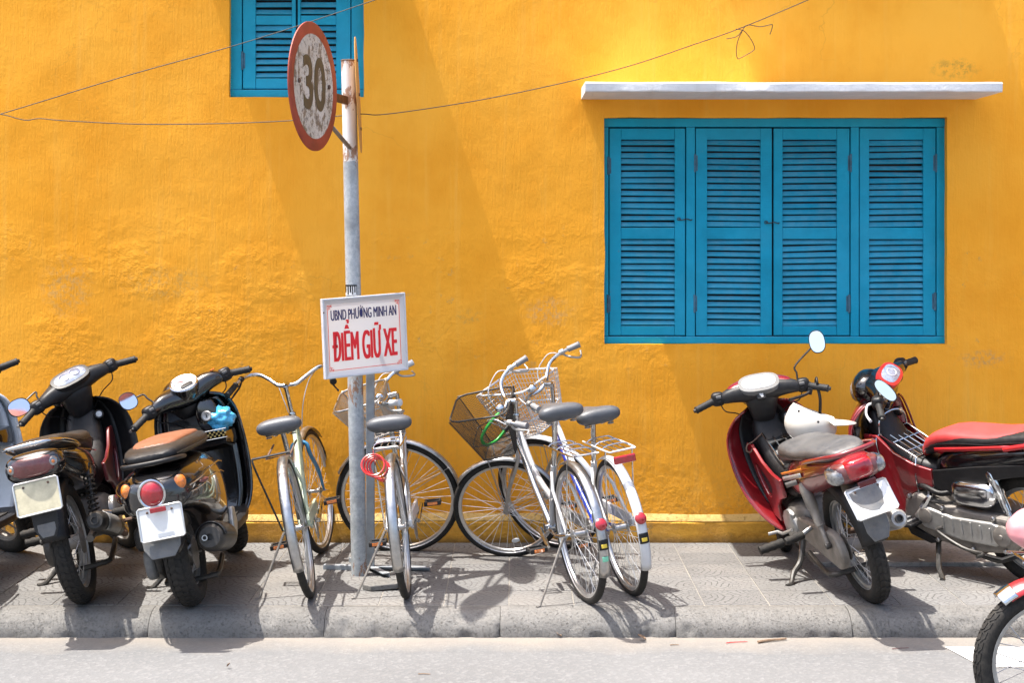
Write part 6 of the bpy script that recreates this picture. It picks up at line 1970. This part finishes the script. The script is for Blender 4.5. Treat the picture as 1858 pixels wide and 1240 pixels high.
    gn, gc = V((0, -0.58, 0.815)).normalized(), V((0, 0.765, 0.960))
    gh = build('speedometer', disc(gc, gn, 0.074, 0.066, 0.06, 1.0, 30), MT['black_paint'], root, M=MS)
    build('chrome_bezel', ring_of(gc + gn * 0.001, gn, 0.069, 0.061, 0.006, 1.0), MT['chrome'], gh, M=MS)
    build('dial_face', disc(gc + gn * 0.004, gn, 0.064, 0.056, 0.004, 1.0, 28, dome=0.008), MT['white_dial'], gh, M=MS)
    build('dial_window', disc(gc + gn * 0.0125 - gn.cross(V((1, 0, 0))) * 0.030, gn, 0.034, 0.012, 0.004, 0.5, 20), MT['grey_plastic'], gh, M=MS)
    build('needle', MB().tube([gc + gn * 0.0135, gc + gn * 0.0135 + V((-0.03, 0.012, 0.01))], 0.0018, 5), MT['red_mark'], gh, M=MS)
    for k in range(9):
        a_ = rad(200 - 220 * k / 8)
        b_ = gn.cross(V((1, 0, 0)))
        p_ = gc + gn * 0.0095 + (V((1, 0, 0)) * math.cos(a_) * 0.05 + b_ * math.sin(a_) * 0.044)
        build('dial_tick', MB().box(p_, (0.004, 0.003, 0.004)), MT['navy_mark'], gh, M=MS, smooth=0)
    build('start_button', MB().box((0.165, 0.765, 0.957), (0.022, 0.018, 0.010)), MT['orange_lens'], root, M=MS, smooth=0, bevel=0.003)
    controls(root, MS, hy - 0.012, hz, dict(switch=MT['black_plastic'], barend=MT['black_plastic'], lever=MT['alloy']), 0.02, 0.01)
    for mr in o.get('mirrors', []):
        mirror(root, *mr, MS)
    return root, MS

sc2, mss2 = scooter('glossy black scooter with tan seat top, round red tail lamp and blue bag', place(353, 1099), 1.5, -11, 33, MT['black_paint'],
    dict(inner=MT['black_paint'], seat_top=MT['tan_vinyl'], worn=None,
         mirrors=[((-0.175, 0.79, 0.945), (-0.20, 0.82, 1.00), (-0.285, 0.79, 1.005), (0.15, -0.95, 0.28), 0.047, 0.045, ), ]))
# gold patterned belt across the glove tray
gbm = MB()
for k in range(16):
    x = 0.004 + 0.0108 * k
    for j in range(3):
        if (k + j) % 2 == 0:
            gbm.box((x, 0.694, 0.672 + 0.011 * j), (0.0085, 0.005, 0.0085))
build('gold_checker_trim', gbm, MT['gold_mark'], sc2, smooth=0)['kind'] = 'stuff'
for dz in (0.661, 0.705):
    build('trim_stitch', MB().tube([V((-0.002, 0.692, dz)), V((0.172, 0.692, dz))], 0.0016, 5), MT['white_mark'], sc2)
bpy.context.view_layer.update()
bg_p = sc2.matrix_world @ V((0.14, 0.80, 0.745))
rings = []
for i in range(22):
    t_ = i / 21
    k = math.sin(PI * (0.06 + 0.9 * t_)) ** 0.5
    ring = []
    for j in range(36):
        a = 2 * PI * j / 36
        p = V((0.068 * k * math.cos(a), 0.045 * k * math.sin(a), -0.055 + 0.115 * t_))
        f = noise.noise(p * 34) * 0.30 + abs(noise.noise(p * 75 + V((3, 1, 2)))) * 0.26
        ring.append(p * (0.92 + f))
    rings.append(ring)
bag = build('plastic_bag', MB().loft(rings), MT['blue_bag'], None, smooth=55)
bag.location = bg_p
tag(bag, 'crumpled blue plastic bag stuffed behind the black scooter shield', 'bag')
sc0, mss0 = scooter('pale blue grey scooter mostly cut off by the left edge', V((-2.63, 7.22, 0)), 0, -10, 56, MT['pale_blue_paint'],
    dict(inner=MT['pale_blue_paint'], trim=MT['pale_blue_paint'], seat_top=MT['seat_vinyl']))
